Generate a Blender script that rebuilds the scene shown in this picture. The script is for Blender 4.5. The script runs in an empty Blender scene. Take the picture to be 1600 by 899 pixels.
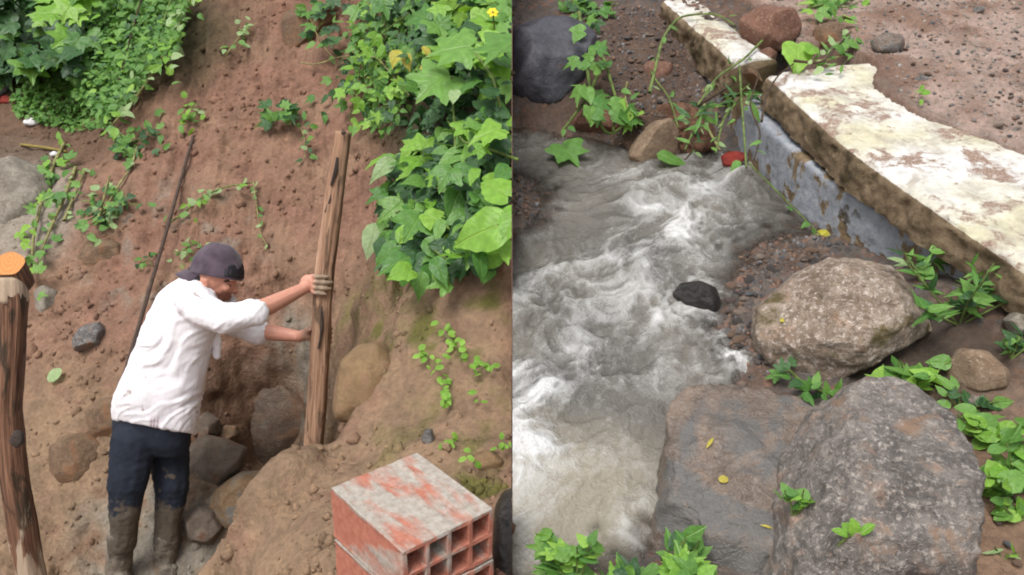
import bpy, bmesh, math, random
import numpy as np
from math import sin, cos, tan, pi, radians, atan2, sqrt
from mathutils import Vector, Matrix
random.seed(7); RNG = np.random.default_rng(7)
SC = bpy.context.scene; COL = SC.collection

# ------------------------------------------------------------------ camera, sky, sun, exposure
FPX = 1305.0                                   # focal length in pixels of the 1600 px wide photograph
PITCH = radians(18); CAMZ = 2.41
cd = bpy.data.cameras.new('camera'); cam = bpy.data.objects.new('camera', cd); COL.objects.link(cam)
cam.location = (0, 0, CAMZ); cam.rotation_euler = (radians(90) - PITCH, 0, 0)
cd.sensor_width = 36; cd.lens = 36 * FPX / 1600; cd.clip_start = 0.05; cd.clip_end = 2000
SC.camera = cam

W = bpy.data.worlds.new('World'); SC.world = W; W.use_nodes = True
nt = W.node_tree; nt.nodes.clear()
sky = nt.nodes.new('ShaderNodeTexSky'); sky.sky_type = 'NISHITA'; sky.sun_disc = False
SUN_EL, SUN_AZ = radians(58), radians(205)     # high, behind the camera's left shoulder, veiled by cloud
sky.sun_elevation = SUN_EL; sky.sun_rotation = SUN_AZ; sky.air_density = 1.0; sky.dust_density = 4.0
hs = nt.nodes.new('ShaderNodeHueSaturation'); hs.inputs['Saturation'].default_value = 0.22
bg = nt.nodes.new('ShaderNodeBackground'); bg.inputs['Strength'].default_value = 0.125
ow = nt.nodes.new('ShaderNodeOutputWorld')
nt.links.new(sky.outputs[0], hs.inputs['Color']); nt.links.new(hs.outputs[0], bg.inputs['Color']); nt.links.new(bg.outputs[0], ow.inputs[0])
sd = bpy.data.lights.new('sun', 'SUN'); sun = bpy.data.objects.new('sun', sd); COL.objects.link(sun)
sd.energy = 1.5; sd.angle = radians(24); sd.color = (1.0, 0.965, 0.92)
sdir = Vector((sin(SUN_AZ) * cos(SUN_EL), cos(SUN_AZ) * cos(SUN_EL), sin(SUN_EL)))
sun.rotation_euler = sdir.to_track_quat('Z', 'Y').to_euler()
SC.view_settings.view_transform = 'Standard'; SC.view_settings.look = 'None'
SC.view_settings.exposure = 0.72; SC.view_settings.gamma = 1.0; SC.view_settings.use_curve_mapping = False
SC.render.engine = 'CYCLES'; SC.cycles.use_denoising = True; SC.cycles.filter_width = 1.9
SC.cycles.max_bounces = 6; SC.cycles.diffuse_bounces = 3; SC.cycles.glossy_bounces = 2; SC.cycles.transmission_bounces = 3
SC.cycles.transparent_max_bounces = 8

# ------------------------------------------------------------------ geometry helpers
CAM = np.array([0, 0, CAMZ])
RIGHT = np.array([1., 0, 0]); FWD = np.array([0, cos(PITCH), -sin(PITCH)]); UPV = np.array([0, sin(PITCH), cos(PITCH)])
def ray(px, py): return FWD + RIGHT * ((px - 800) / FPX) + UPV * ((449.5 - py) / FPX)
def P(px, py, d): return CAM + d * ray(px, py)                 # a point at distance d along the optical axis
def PY(px, py, Y): r = ray(px, py); return CAM + r * (Y / r[1])   # a point at world depth Y
# the bank of the stream falls towards the viewer: a plane tilted by 20 degrees
TILT = radians(20); RO = np.array([0, 1.689, CAMZ - 1.272]); RU = np.array([0, cos(TILT), sin(TILT)]); RN = np.array([0, -sin(TILT), cos(TILT)])
def RW(x, u, n): return RO + RIGHT * x + RU * u + RN * n        # stream frame -> world
def R(px, py, h=0.0):
    r = ray(px, py); s = ((RO - CAM) @ RN + h) / (r @ RN); q = CAM + s * r
    return q[0], (q - RO) @ RU
def RP(px, py, h=0.0): return RW(*R(px, py, h), h)
def RD(px, py, h=0.0): r = ray(px, py); return ((RO - CAM) @ RN + h) / (r @ RN)
def dist_of(w): return float((np.asarray(w) - CAM) @ FWD)

def link(name, me, parent=None, mats=None):
    o = bpy.data.objects.new(name, me); COL.objects.link(o)
    if parent is not None: o.parent = parent
    if mats is not None and me is not None:
        for m in (mats if isinstance(mats, (list, tuple)) else [mats]): me.materials.append(m)
    return o
def tag(o, label=None, cat=None, group=None, kind=None):
    if label: o['label'] = label
    if cat: o['category'] = cat
    if group: o['group'] = group
    if kind: o['kind'] = kind
    return o
def empty(name, loc):
    o = bpy.data.objects.new(name, None); COL.objects.link(o); o.location = tuple(loc); o.empty_display_size = .1; return o
def adopt(o, root):
    """parent o (built in world coordinates) to an Empty standing at root.location"""
    o.parent = root; o.location = tuple(Vector(o.location) - root.location); return o
def mesh_np(name, V, F, smooth=True):
    me = bpy.data.meshes.new(name); V = np.asarray(V, float)
    if isinstance(F, np.ndarray):
        n, k = F.shape
        me.vertices.add(len(V)); me.vertices.foreach_set('co', V.astype(np.float32).ravel())
        me.loops.add(n * k); me.loops.foreach_set('vertex_index', F.astype(np.int32).ravel())
        me.polygons.add(n); me.polygons.foreach_set('loop_start', np.arange(0, n * k, k, dtype=np.int32))
        try: me.polygons.foreach_set('loop_total', np.full(n, k, dtype=np.int32))
        except Exception: pass
        me.update(calc_edges=True); me.validate()
    else:
        me.from_pydata([tuple(v) for v in V], [], F); me.update()
    if smooth: me.polygons.foreach_set('use_smooth', np.ones(len(me.polygons), dtype=bool))
    return me
def set_col(me, name, C):
    C = np.asarray(C, np.float32)
    if C.shape[1] == 3: C = np.hstack([C, np.ones((len(C), 1), np.float32)])
    a = me.color_attributes.new(name, 'FLOAT_COLOR', 'POINT'); a.data.foreach_set('color', C.ravel())
def set_float(me, name, A):
    a = me.attributes.new(name, 'FLOAT', 'POINT'); a.data.foreach_set('value', np.asarray(A, np.float32).ravel())
def grid_faces(nr, nc):
    i = np.arange(nr - 1)[:, None] * nc + np.arange(nc - 1)[None]
    return np.stack([i, i + 1, i + nc + 1, i + nc], -1).reshape(-1, 4)

# ---- noise
def _hash(ix, iy, iz, seed):
    h = (ix.astype(np.int64) * 374761393 + iy.astype(np.int64) * 668265263 + iz.astype(np.int64) * 2147483647 + seed * 144665) & 0xffffffff
    h = ((h ^ (h >> 13)) * 1274126177) & 0xffffffff
    h = ((h ^ (h >> 16)) * 2246822519) & 0xffffffff
    return (h ^ (h >> 15)) & 0xffffffff
def perlin(p, seed=0):
    p = np.asarray(p, float); i = np.floor(p).astype(np.int64); f = p - i; w = f * f * f * (f * (f * 6 - 15) + 10)
    out = np.zeros(len(p))
    for dx in (0, 1):
        for dy in (0, 1):
            for dz in (0, 1):
                h = _hash(i[:, 0] + dx, i[:, 1] + dy, i[:, 2] + dz, seed)
                gx = ((h & 1023) / 511.5 - 1); gy = (((h >> 10) & 1023) / 511.5 - 1); gz = (((h >> 20) & 1023) / 511.5 - 1)
                wt = (w[:, 0] if dx else 1 - w[:, 0]) * (w[:, 1] if dy else 1 - w[:, 1]) * (w[:, 2] if dz else 1 - w[:, 2])
                out += wt * (gx * (f[:, 0] - dx) + gy * (f[:, 1] - dy) + gz * (f[:, 2] - dz))
    return out * 1.4
def fbm(p, scale, octv=4, seed=0, gain=.5, ridged=False):
    p = np.asarray(p, float); s = np.zeros(len(p)); a = 1; tot = 0
    for k in range(octv):
        n = perlin(p * scale * 2 ** k + 17.3 * k, seed + k)
        s += a * ((1 - 2 * np.abs(n)) if ridged else n); tot += a; a *= gain
    return s / tot
def voro(q, seed=0):
    """F1 distance in 2D cells (q: N x 2), plus a per cell random number"""
    q = np.asarray(q, float); i = np.floor(q).astype(np.int64); best = np.full(len(q), 9.); rid = np.zeros(len(q))
    for dx in (-1, 0, 1):
        for dy in (-1, 0, 1):
            cx, cy = i[:, 0] + dx, i[:, 1] + dy; h = _hash(cx, cy, cx * 0 + 5, seed)
            px = cx + (h & 1023) / 1023.; py = cy + ((h >> 10) & 1023) / 1023.
            d = np.hypot(q[:, 0] - px, q[:, 1] - py); m = d < best
            best[m] = d[m]; rid[m] = ((h >> 20) & 1023)[m] / 1023.
    return best, rid
def sstep(a, b, x): t = np.clip((x - a) / (b - a), 0, 1); return t * t * (3 - 2 * t)
def tps(ctrl, val, q, smooth=1e-4):
    """thin plate spline through scattered points"""
    c = np.asarray(ctrl, float); n = len(c)
    def k(r2): return np.where(r2 > 0, .5 * r2 * np.log(np.maximum(r2, 1e-12)), 0)
    K = k(((c[:, None] - c[None]) ** 2).sum(-1)) + smooth * np.eye(n); Pm = np.hstack([np.ones((n, 1)), c])
    A = np.zeros((n + 3, n + 3)); A[:n, :n] = K; A[:n, n:] = Pm; A[n:, :n] = Pm.T
    w = np.linalg.solve(A, np.concatenate([np.asarray(val, float), [0, 0, 0]]))
    out = np.empty(len(q))
    for s in range(0, len(q), 40000):
        b = q[s:s + 40000]; out[s:s + 40000] = k(((b[:, None] - c[None]) ** 2).sum(-1)) @ w[:n] + w[n] + b @ w[n + 1:]
    return out
def normals_grid(V, nr, nc):
    G = V.reshape(nr, nc, 3); du = np.gradient(G, axis=0); dv = np.gradient(G, axis=1)
    n = np.cross(dv, du); n /= np.linalg.norm(n, axis=-1, keepdims=True) + 1e-9
    return n.reshape(-1, 3)
def to_px(Vw):
    w = np.asarray(Vw) - CAM; d = w @ FWD
    return 800 + FPX * (w @ RIGHT) / d, 449.5 - FPX * (w @ UPV) / d, d
def in_poly(px, py, poly):
    inside = np.zeros(len(px), bool); n = len(poly); j = n - 1
    for i in range(n):
        xi, yi = poly[i]; xj, yj = poly[j]
        c = ((yi > py) != (yj > py)) & (px < (xj - xi) * (py - yi) / (yj - yi + 1e-12) + xi)
        inside ^= c; j = i
    return inside

# ------------------------------------------------------------------ materials
class NB:
    """a small builder for node materials"""
    def __init__(s, name):
        s.m = bpy.data.materials.new(name); s.m.use_nodes = True; s.t = s.m.node_tree; s.t.nodes.clear()
        s.out = s.n('ShaderNodeOutputMaterial')
    def n(s, kind, **kw):
        nd = s.t.nodes.new(kind)
        for k, v in kw.items(): setattr(nd, k, v)
        return nd
    def l(s, a, b): s.t.links.new(a, b)
    def put(s, sock, v):
        if hasattr(v, 'is_linked') or isinstance(v, bpy.types.NodeSocket): s.l(v, sock)
        elif isinstance(v, (tuple, list)) and len(v) == 3 and sock.type == 'RGBA': sock.default_value = (*v, 1)
        else: sock.default_value = v
    def coord(s, which='Object'): return s.n('ShaderNodeTexCoord').outputs[which]
    def mapping(s, vec, scale=(1, 1, 1), rot=(0, 0, 0), loc=(0, 0, 0)):
        m = s.n('ShaderNodeMapping'); s.l(vec, m.inputs[0]); m.inputs['Scale'].default_value = scale; m.inputs['Rotation'].default_value = rot; m.inputs['Location'].default_value = loc
        return m.outputs[0]
    def noise(s, vec, scale, detail=4, rough=.55, dist=0.):
        nd = s.n('ShaderNodeTexNoise'); s.l(vec, nd.inputs['Vector']); nd.inputs['Scale'].default_value = scale
        nd.inputs['Detail'].default_value = detail; nd.inputs['Roughness'].default_value = rough; nd.inputs['Distortion'].default_value = dist
        return nd.outputs['Fac']
    def voronoi(s, vec, scale, feature='F1', out='Distance', rnd=1.):
        nd = s.n('ShaderNodeTexVoronoi', feature=feature); s.l(vec, nd.inputs['Vector']); nd.inputs['Scale'].default_value = scale
        nd.inputs['Randomness'].default_value = rnd
        return nd.outputs[out]
    def ramp(s, fac, stops, interp='LINEAR'):
        nd = s.n('ShaderNodeValToRGB'); s.put(nd.inputs[0], fac); cr = nd.color_ramp; cr.interpolation = interp
        while len(cr.elements) < len(stops): cr.elements.new(.5)
        for e, (p, c) in zip(cr.elements, stops):
            e.position = p; e.color = (*c, 1) if isinstance(c, (tuple, list)) else (c, c, c, 1)
        return nd.outputs[0]
    def mix(s, fac, a, b, mode='MIX'):
        nd = s.n('ShaderNodeMix', data_type='RGBA', blend_type=mode); s.put(nd.inputs[0], fac); s.put(nd.inputs[6], a); s.put(nd.inputs[7], b)
        return nd.outputs[2]
    def math(s, op, a, b=0., clamp=False):
        nd = s.n('ShaderNodeMath', operation=op, use_clamp=clamp); s.put(nd.inputs[0], a); s.put(nd.inputs[1], b); return nd.outputs[0]
    def attr(s, name, out='Color'): return s.n('ShaderNodeAttribute', attribute_name=name).outputs[out]
    def bump(s, h, strength=.5, dist=.01, normal=None):
        nd = s.n('ShaderNodeBump'); s.l(h, nd.inputs['Height']); nd.inputs['Strength'].default_value = strength; nd.inputs['Distance'].default_value = dist
        if normal is not None: s.l(normal, nd.inputs['Normal'])
        return nd.outputs[0]
    def bsdf(s, color, rough=.8, normal=None, spec=.4, **kw):
        b = s.n('ShaderNodeBsdfPrincipled'); s.put(b.inputs['Base Color'], color); s.put(b.inputs['Roughness'], rough); b.inputs['Specular IOR Level'].default_value = spec
        if normal is not None: s.l(normal, b.inputs['Normal'])
        for k, v in kw.items(): s.put(b.inputs[k], v)
        return b.outputs[0]
    def done(s, sh): s.l(sh, s.out.inputs[0]); return s.m
def srgb(r, g, b, k=1.0):
    f = lambda c: ((c / 255 + .055) / 1.055) ** 2.4 if c > 10 else c / 255 / 12.92
    return (f(r) * k, f(g) * k, f(b) * k)

def mat_soil(name):
    b = NB(name); co = b.coord('Object'); tint = b.attr('tint'); wet = b.attr('wet', 'Fac')
    n1 = b.noise(co, 9, 5); n2 = b.noise(co, 55, 4, .6); n3 = b.noise(co, 230, 3, .6)
    c = b.mix(1, tint, b.ramp(n1, [(.3, .78), (.7, 1.24)]), 'MULTIPLY')
    c = b.mix(1, c, b.ramp(n2, [(.3, .78), (.68, 1.2)]), 'MULTIPLY')
    sp = b.ramp(b.voronoi(co, 95), [(.06, 1.), (.12, 0.)])          # little pale grit
    grit = b.math('MULTIPLY', sp, b.ramp(b.noise(co, 14, 2), [(.52, 0.), (.6, .55)]))
    c = b.mix(grit, c, srgb(196, 182, 165, .8))
    h = b.math('ADD', b.math('MULTIPLY', n2, .9), b.math('MULTIPLY', n3, .35))
    h = b.math('ADD', h, b.math('MULTIPLY', b.voronoi(co, 70, 'SMOOTH_F1'), -.25))
    nrm = b.bump(h, .6, .02)
    rough = b.math('SUBTRACT', .92, b.math('MULTIPLY', wet, .5))
    return b.done(b.bsdf(c, rough, nrm, .35))
def mat_rock(name, base, dark, light, speck=.35, rough=.75, scale=1., mud=None, mudamt=.0, bump=.6, moss=None, mossamt=0.):
    """weathered stone: clouded body, veins, mineral specks, mud splashed on by its own pattern"""
    b = NB(name); co = b.coord('Object')
    n1 = b.noise(co, 6 * scale, 6, .62, .3); n2 = b.noise(co, 52 * scale, 6, .72, .1); n3 = b.noise(co, 210 * scale, 4, .7)
    c = b.mix(b.ramp(n1, [(.36, 0.), (.62, 1.)]), dark, base)
    c = b.mix(b.math('MULTIPLY', b.ramp(n2, [(.5, 0.), (.66, 1.)]), speck * 2, True), c, light)
    ve = b.ramp(b.noise(b.mapping(co, (1, 1, 2.2), (.5, .3, .2)), 7 * scale, 6, .62, .5), [(.475, 0.), (.5, 1.), (.525, 0.)])
    if speck > .4: c = b.mix(b.ramp(b.noise(b.mapping(co, loc=(5, 2, 7)), 120 * scale, 4, .7), [(.56, 0.), (.64, .8)]), c, dark); c = b.mix(b.ramp(b.noise(b.mapping(co, loc=(1, 8, 3)), 9 * scale, 5, .65), [(.56, 0.), (.68, .55)]), c, srgb(190, 150, 122, .68))
    c = b.mix(b.math('MULTIPLY', ve, .45), c, dark)
    c = b.mix(1, c, b.ramp(n3, [(.3, .75), (.7, 1.2)]), 'MULTIPLY')
    if mud: c = b.mix(b.ramp(b.noise(co, 5.5 * scale, 5, .6, .5), [(.62 - mudamt, 0.), (.70 - mudamt, 1.)]), c, mud)
    if moss: c = b.mix(b.ramp(b.noise(b.mapping(co, loc=(3, 1, 2)), 6 * scale, 5, .6, .4), [(.62 - mossamt, 0.), (.72 - mossamt, 1.)]), c, moss)
    h = b.math('ADD', b.math('MULTIPLY', n2, .8), b.math('MULTIPLY', n3, .35)); h = b.math('ADD', h, b.math('MULTIPLY', n1, 1.2)); h = b.math('SUBTRACT', h, b.math('MULTIPLY', ve, .3))
    return b.done(b.bsdf(c, b.ramp(n2, [(.3, rough - .12), (.7, rough + .1)]), b.bump(h, bump, .015), .45))
# ------------------------------------------------------------------ the cut hillside (x < 0)
LT = radians(25); LU = np.array([0, cos(LT), sin(LT)]); LN = np.array([0, -sin(LT), cos(LT)])
hill_ctrl = [  # pixel, depth along the axis
 (-120,-260,6.6),(150,-260,6.6),(400,-260,6.3),(650,-260,5.2),(800,-260,4.6),
 (-100,0,6.9),(60,20,6.85),(180,10,6.5),(260,10,6.2),(330,0,5.75),(430,0,5.6),(520,0,5.45),(600,0,4.9),(700,0,4.15),(800,0,3.8),
 (-100,120,6.65),(60,110,6.6),(160,110,6.25),(250,90,5.75),(330,110,5.5),(430,110,5.35),(530,110,5.15),(620,110,4.5),(720,110,3.6),(800,110,3.4),
 (-80,190,6.45),(60,190,6.3),(120,195,6.1),(190,200,5.45),(300,210,5.2),(430,210,5.05),(540,210,4.85),(620,210,4.2),(720,230,3.3),(800,230,3.12),
 (-80,250,5.5),(40,262,5.35),(110,262,5.35),(-80,380,4.9),(30,330,5.1),(100,330,5.0),(200,330,4.95),(330,330,4.85),(450,330,4.75),(560,330,4.5),(620,330,3.9),(700,340,3.2),(800,340,3.0),
 (40,450,4.75),(150,450,4.7),(260,450,4.6),(380,450,4.55),(480,450,4.5),(545,450,4.3),(590,450,3.6),(660,450,3.05),(790,450,2.92),
 (-60,560,4.55),(60,560,4.5),(180,560,4.45),(330,560,4.45),(430,560,4.58),(520,560,4.3),(600,540,3.1),(690,540,2.86),(790,540,2.8),
 (60,660,4.3),(180,660,4.25),(330,650,4.42),(430,660,4.75),(480,640,4.6),(560,650,3.0),(650,640,2.74),(790,640,2.62),
 (60,760,4.08),(180,760,4.1),(300,745,4.12),(400,735,4.6),(60,860,3.85),(-60,860,3.8),(190,870,3.93),(260,860,3.95),(310,820,3.98),(350,800,4.0),
 (480,738,2.94),(440,778,2.84),(400,815,2.78),(345,876,2.76),(285,925,2.80),
 (520,720,2.74),(470,790,2.55),(430,860,2.42),(370,930,2.5),(640,700,2.56),(740,715,2.42),(795,740,2.36),
 (520,860,2.16),(520,960,1.98),(640,900,2.06),(790,860,1.98),(790,1000,1.78),(600,1060,1.8),(150,1000,3.35),(-40,1000,3.3),(300,1060,2.6),
]
C3 = [P(*c) for c in hill_ctrl]
# the hidden back of the spoil heap falls steeply into the pit
for px, py, d, dy, dz in [(480,738,2.94,.26,-.42),(440,778,2.84,.30,-.46),(400,815,2.78,.34,-.50),(345,876,2.76,.30,-.42),(285,925,2.80,.34,-.42),(530,640,3.1,.25,-.35)]:
    C3.append(P(px, py, d) + np.array([0, dy, dz]))
C3 = np.array(C3)
cu = (C3 - CAM) @ LU; cn = (C3 - CAM) @ LN
STEP = .0105
xs = np.linspace(-4.9, 0.0, int(4.9 / STEP) + 1); us = np.arange(.15, 6.9, STEP * 1.02)
gx, gu = np.meshgrid(xs, us); q = np.stack([gx.ravel(), gu.ravel()], 1)
# the smooth sheet is solved on a coarse grid, then read on the fine one
cx_ = np.linspace(-4.9, 0, 99); cu_ = np.linspace(.15, 6.95, 141); a, b_ = np.meshgrid(cx_, cu_)
coarse = tps(np.stack([C3[:, 0], cu], 1), cn, np.stack([a.ravel(), b_.ravel()], 1), 2e-3).reshape(a.shape)
def bil(G, fx, fy):
    ix = np.clip(fx.astype(int), 0, G.shape[1] - 2); iy = np.clip(fy.astype(int), 0, G.shape[0] - 2); tx = fx - ix; ty = fy - iy
    return (G[iy, ix] * (1 - tx) + G[iy, ix + 1] * tx) * (1 - ty) + (G[iy + 1, ix] * (1 - tx) + G[iy + 1, ix + 1] * tx) * ty
def hill_n(x, u): return bil(coarse, (np.asarray(x) + 4.9) / 4.9 * 98, (np.asarray(u) - .15) / 6.8 * 140)
n0 = hill_n(q[:, 0], q[:, 1])
HV = CAM + q[:, :1] * RIGHT + q[:, 1:2] * LU + n0[:, None] * LN
nrm = normals_grid(HV, len(us), len(xs))
nrm[nrm @ LN < 0] *= -1
hpx, hpy, hd = to_px(HV)
def zone(cx, cy, rx, ry, soft=.35): r = np.hypot((hpx - cx) / rx, (hpy - cy) / ry); return 1 - sstep(1 - soft, 1 + soft, r)
loose = np.clip(1 - .75 * zone(420, 620, 110, 130) - .7 * zone(40, 320, 90, 100) - .45 * zone(680, 560, 150, 150), .15, 1)
loose *= .2 + .8 * sstep(-.22, .18, fbm(HV, 2.1, 3, 191))
big = fbm(HV, 1.6, 3, 3) * .09 + fbm(HV, 4.3, 3, 11) * .045
cl1, r1 = voro(np.stack([q[:, 0] + .03 * perlin(HV * 9, 5), q[:, 1] + .03 * perlin(HV * 9 + 40, 6)], 1) * 12, 1)
cl2, r2 = voro(q * 30 + np.stack([perlin(HV * 20, 8), perlin(HV * 20 + 9, 9)], 1) * .5, 2)
clod = np.clip(.46 - cl1, 0, 1) * np.clip(r1 - .3, 0, 1) * .10 + np.clip(.46 - cl2, 0, 1) * .016 * (.3 + r2)
fine = fbm(HV, 16, 4, 21, .6) * .022 + fbm(HV, 60, 2, 31) * .006
# runnels washed down the slope
run = fbm(np.stack([HV[:, 0] * 5 + .5 * HV[:, 2], HV[:, 1] * .7, HV[:, 2] * .7], 1), 1.3, 4, 55, .55, True)
disp = big * 1.0 + (clod * 1.1 + fine) * loose - np.clip(run - .3, 0, 1) * .075 * zone(430, 250, 260, 330) + fbm(HV, 9, 3, 77, .5, True) * .02 * (1 - loose)
edge = sstep(0, .02, -q[:, 0]); disp *= (.5 + .5 * edge)
HV = HV + nrm * disp[:, None]
HV[:, 0] = np.minimum(HV[:, 0], -.0015); HV[np.abs(q[:, 0]) < 1e-6, 0] = -.0015
# colours of the earth itself
def srgbv(*c): return np.array(srgb(*c))
red = srgbv(147, 110, 91) * .70; och = srgbv(148, 122, 97) * .74; grey = srgbv(146, 137, 123) * .74; tan_ = srgbv(150, 118, 96) * .72
dark = srgbv(98, 76, 58) * .75; moss = srgbv(110, 112, 42) * .62; pale = srgbv(166, 156, 142) * .7
nn = fbm(HV, 2.6, 4, 91); nn2 = fbm(HV, 7, 4, 95)
def lerp(A, Bc, t): return A * (1 - t[:, None]) + Bc * t[:, None]
T = np.tile(red, (len(HV), 1))
T = lerp(T, tan_, sstep(-.15, .35, nn))
T = lerp(T, och, np.clip(zone(120, 820, 190, 260) + zone(440, 850, 190, 170) + zone(640, 620, 190, 220), 0, 1) * sstep(-.5, .3, nn2 + .25))
T = lerp(T, grey, zone(250, 850, 130, 95) * sstep(-.25, .2, nn2 + .12) * sstep(3.3, 3.6, hd))
T = lerp(T, grey * .9, zone(450, 600, 60, 120) * sstep(-.15, .25, nn2) * sstep(3.5, 3.9, hd))
T = lerp(T, pale, zone(35, 320, 85, 95) * .9)
T = lerp(T, grey, zone(270, 400, 140, 120) * sstep(.02, .3, nn2) * .55)
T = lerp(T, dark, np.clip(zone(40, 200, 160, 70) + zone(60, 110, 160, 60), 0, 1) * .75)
T = lerp(T, srgbv(116, 88, 68) * .62, zone(385, 640, 85, 105) * .9)
T = lerp(T, moss, np.clip(zone(640, 500, 100, 80) + zone(745, 540, 60, 110) + zone(730, 640, 70, 60) * .6 + zone(600, 690, 90, 60) * .5 + zone(760, 745, 60, 50), 0, 1) * sstep(-.05, .3, nn2 + .25 * nn) * .8)
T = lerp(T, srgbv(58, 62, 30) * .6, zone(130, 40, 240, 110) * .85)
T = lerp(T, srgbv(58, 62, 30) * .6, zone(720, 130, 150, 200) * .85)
wet = np.clip(.25 * zone(250, 850, 130, 95) + .55 * zone(430, 620, 110, 120) + .15, 0, 1)
nr, nc = len(us), len(xs)
T = T * .92
me = mesh_np('hillside', HV, grid_faces(nr, nc)); set_col(me, 'tint', T); set_float(me, 'wet', wet)
hill = tag(link('hillside', me, None, mat_soil('hillside_soil')), 'bare red-brown earth slope freshly cut above the muddy pit', 'hillside', kind='structure')
HG = HV.reshape(nr, nc, 3)
def skirt(name, line, drop, m, T=None):
    L = np.array(line); V = np.vstack([L, L + np.array([0, 0, -drop])]); n = len(L)
    F = np.array([[i, i + 1, n + i + 1, n + i] for i in range(n - 1)])
    me = mesh_np(name, V, F); set_col(me, 'tint', np.tile(red if T is None else T, (len(V), 1))); set_float(me, 'wet', np.zeros(len(V)))
    return link(name, me, None, m)
sk = adopt(skirt('cut_face', HG[::3, -1], 1.6, hill.data.materials[0]), hill)
# nearest point of the built slope on a ray: used to set things on the ground
hpx, hpy, hd = to_px(HV)
BIN = 6
_bx = np.floor((hpx + 240) / BIN).astype(int); _by = np.floor((hpy + 300) / BIN).astype(int)
_ok = (_bx >= 0) & (_bx < 180) & (_by >= 0) & (_by < 240)
DEP = np.full((240, 180), 99.); np.minimum.at(DEP, (_by[_ok], _bx[_ok]), hd[_ok])
def gd(px, py):
    """depth of the hillside at a pixel"""
    x = int(min(max((px + 240) // BIN, 0), 179)); y = int(min(max((py + 300) // BIN, 0), 239)); d = DEP[y, x]
    if d > 50:
        w = DEP[max(0, y - 4):y + 5, max(0, x - 4):x + 5]; d = w.min()
    return float(d)
def G(px, py, off=0.): return P(px, py, gd(px, py) - off)
# far ground below everything, out to the horizon
me = mesh_np('ground', [(-400, -300, -1.6), (400, -300, -1.6), (400, 500, -1.6), (-400, 500, -1.6)], [(0, 1, 2, 3)]); set_col(me, 'tint', np.tile(red, (4, 1))); set_float(me, 'wet', np.zeros(4))
tag(link('ground', me, None, hill.data.materials[0]), 'brown earth ground', 'ground', kind='structure')

# ------------------------------------------------------------------ the stream bank (x > 0)
FRONT = np.array([(.70, 3.05), (.80, 2.72), (.94, 2.28), (.985, 2.08), (1.055, 1.82), (1.12, 1.6), (1.2, 1.40), (1.31, 1.19), (1.45, .90), (1.62, .50), (1.75, .1), (1.95, -.5)])   # foot of the retaining wall, plan (x, u)
bank_ctrl = [  # pixel, height over the water
 (790,20,.12),(900,20,.22),(1000,30,.26),(790,150,.10),(900,180,.05),(1000,130,.16),(1040,190,.12),(960,205,.02),(1080,225,.02),(1130,240,.0),
 (800,225,-.05),(880,235,-.05),(960,250,-.05),(1060,270,-.06),(1150,285,-.06),(810,290,.02),(800,330,.03),(830,320,.012),(870,300,-.04),(900,400,-.09),(1050,340,-.09),(1160,340,-.06),(1220,350,-.035),
 (1250,385,.012),(1300,395,.03),(1200,420,.008),(1150,440,-.006),(1120,520,-.012),(1180,500,.016),(1240,460,.03),(1180,560,.012),(1050,470,-.06),(950,520,-.09),(850,600,-.09),(1000,640,-.08),
 (1080,620,-.05),(1060,720,-.045),(850,800,-.08),(960,820,-.05),(1040,830,-.02),(800,899,-.08),(920,890,-.02),(900,960,.06),(1050,920,.06),(800,980,.03),
 (1290,600,.05),(1250,640,.05),(1270,720,.07),(1150,820,.04),(1260,800,.07),(1330,640,.06),(1420,560,.09),(1500,540,.14),(1590,540,.17),(1500,640,.10),(1590,640,.13),(1545,720,.15),(1560,770,.17),(1500,840,.19),(1430,905,.2),(1590,850,.18),(1590,990,.2),(1300,990,.08),
 (1380,430,.06),(1480,470,.16),(1560,480,.2),(1600,500,.2),(1000,-120,.34),(800,-120,.22),(1700,560,.2),(1700,800,.14),
]
B3 = np.array([(*R(px, py, h), h) for px, py, h in bank_ctrl])
S2 = .0095
xr = np.linspace(0, 3.6, int(3.6 / S2) + 1); ur = np.arange(-.55, 5.0, S2); ax, au = np.meshgrid(xr, ur); q2 = np.stack([ax.ravel(), au.ravel()], 1)
c1 = np.linspace(0, 3.6, 73); c2 = np.linspace(-.55, 5.05, 113); a, b_ = np.meshgrid(c1, c2)
# behind the wall the ground is the level track: keep the spline on the stream side only
def wall_x(u): return np.interp(-np.asarray(u), -FRONT[:, 1], FRONT[:, 0], left=None, right=None)
coarse2 = tps(B3[:, :2], B3[:, 2], np.stack([a.ravel(), b_.ravel()], 1), 5e-4).reshape(a.shape)
def bank_h(x, u): return bil(coarse2, np.asarray(x) / 3.6 * 72, (np.asarray(u) + .55) / 5.6 * 112)
h0 = np.clip(bank_h(q2[:, 0], q2[:, 1]), -.14, .4)
wx = wall_x(q2[:, 1]); beyond = q2[:, 0] - wx                     # distance behind the wall's foot
PW = RW(0, 0, 0) + q2[:, :1] * RIGHT + q2[:, 1:2] * RU
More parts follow.
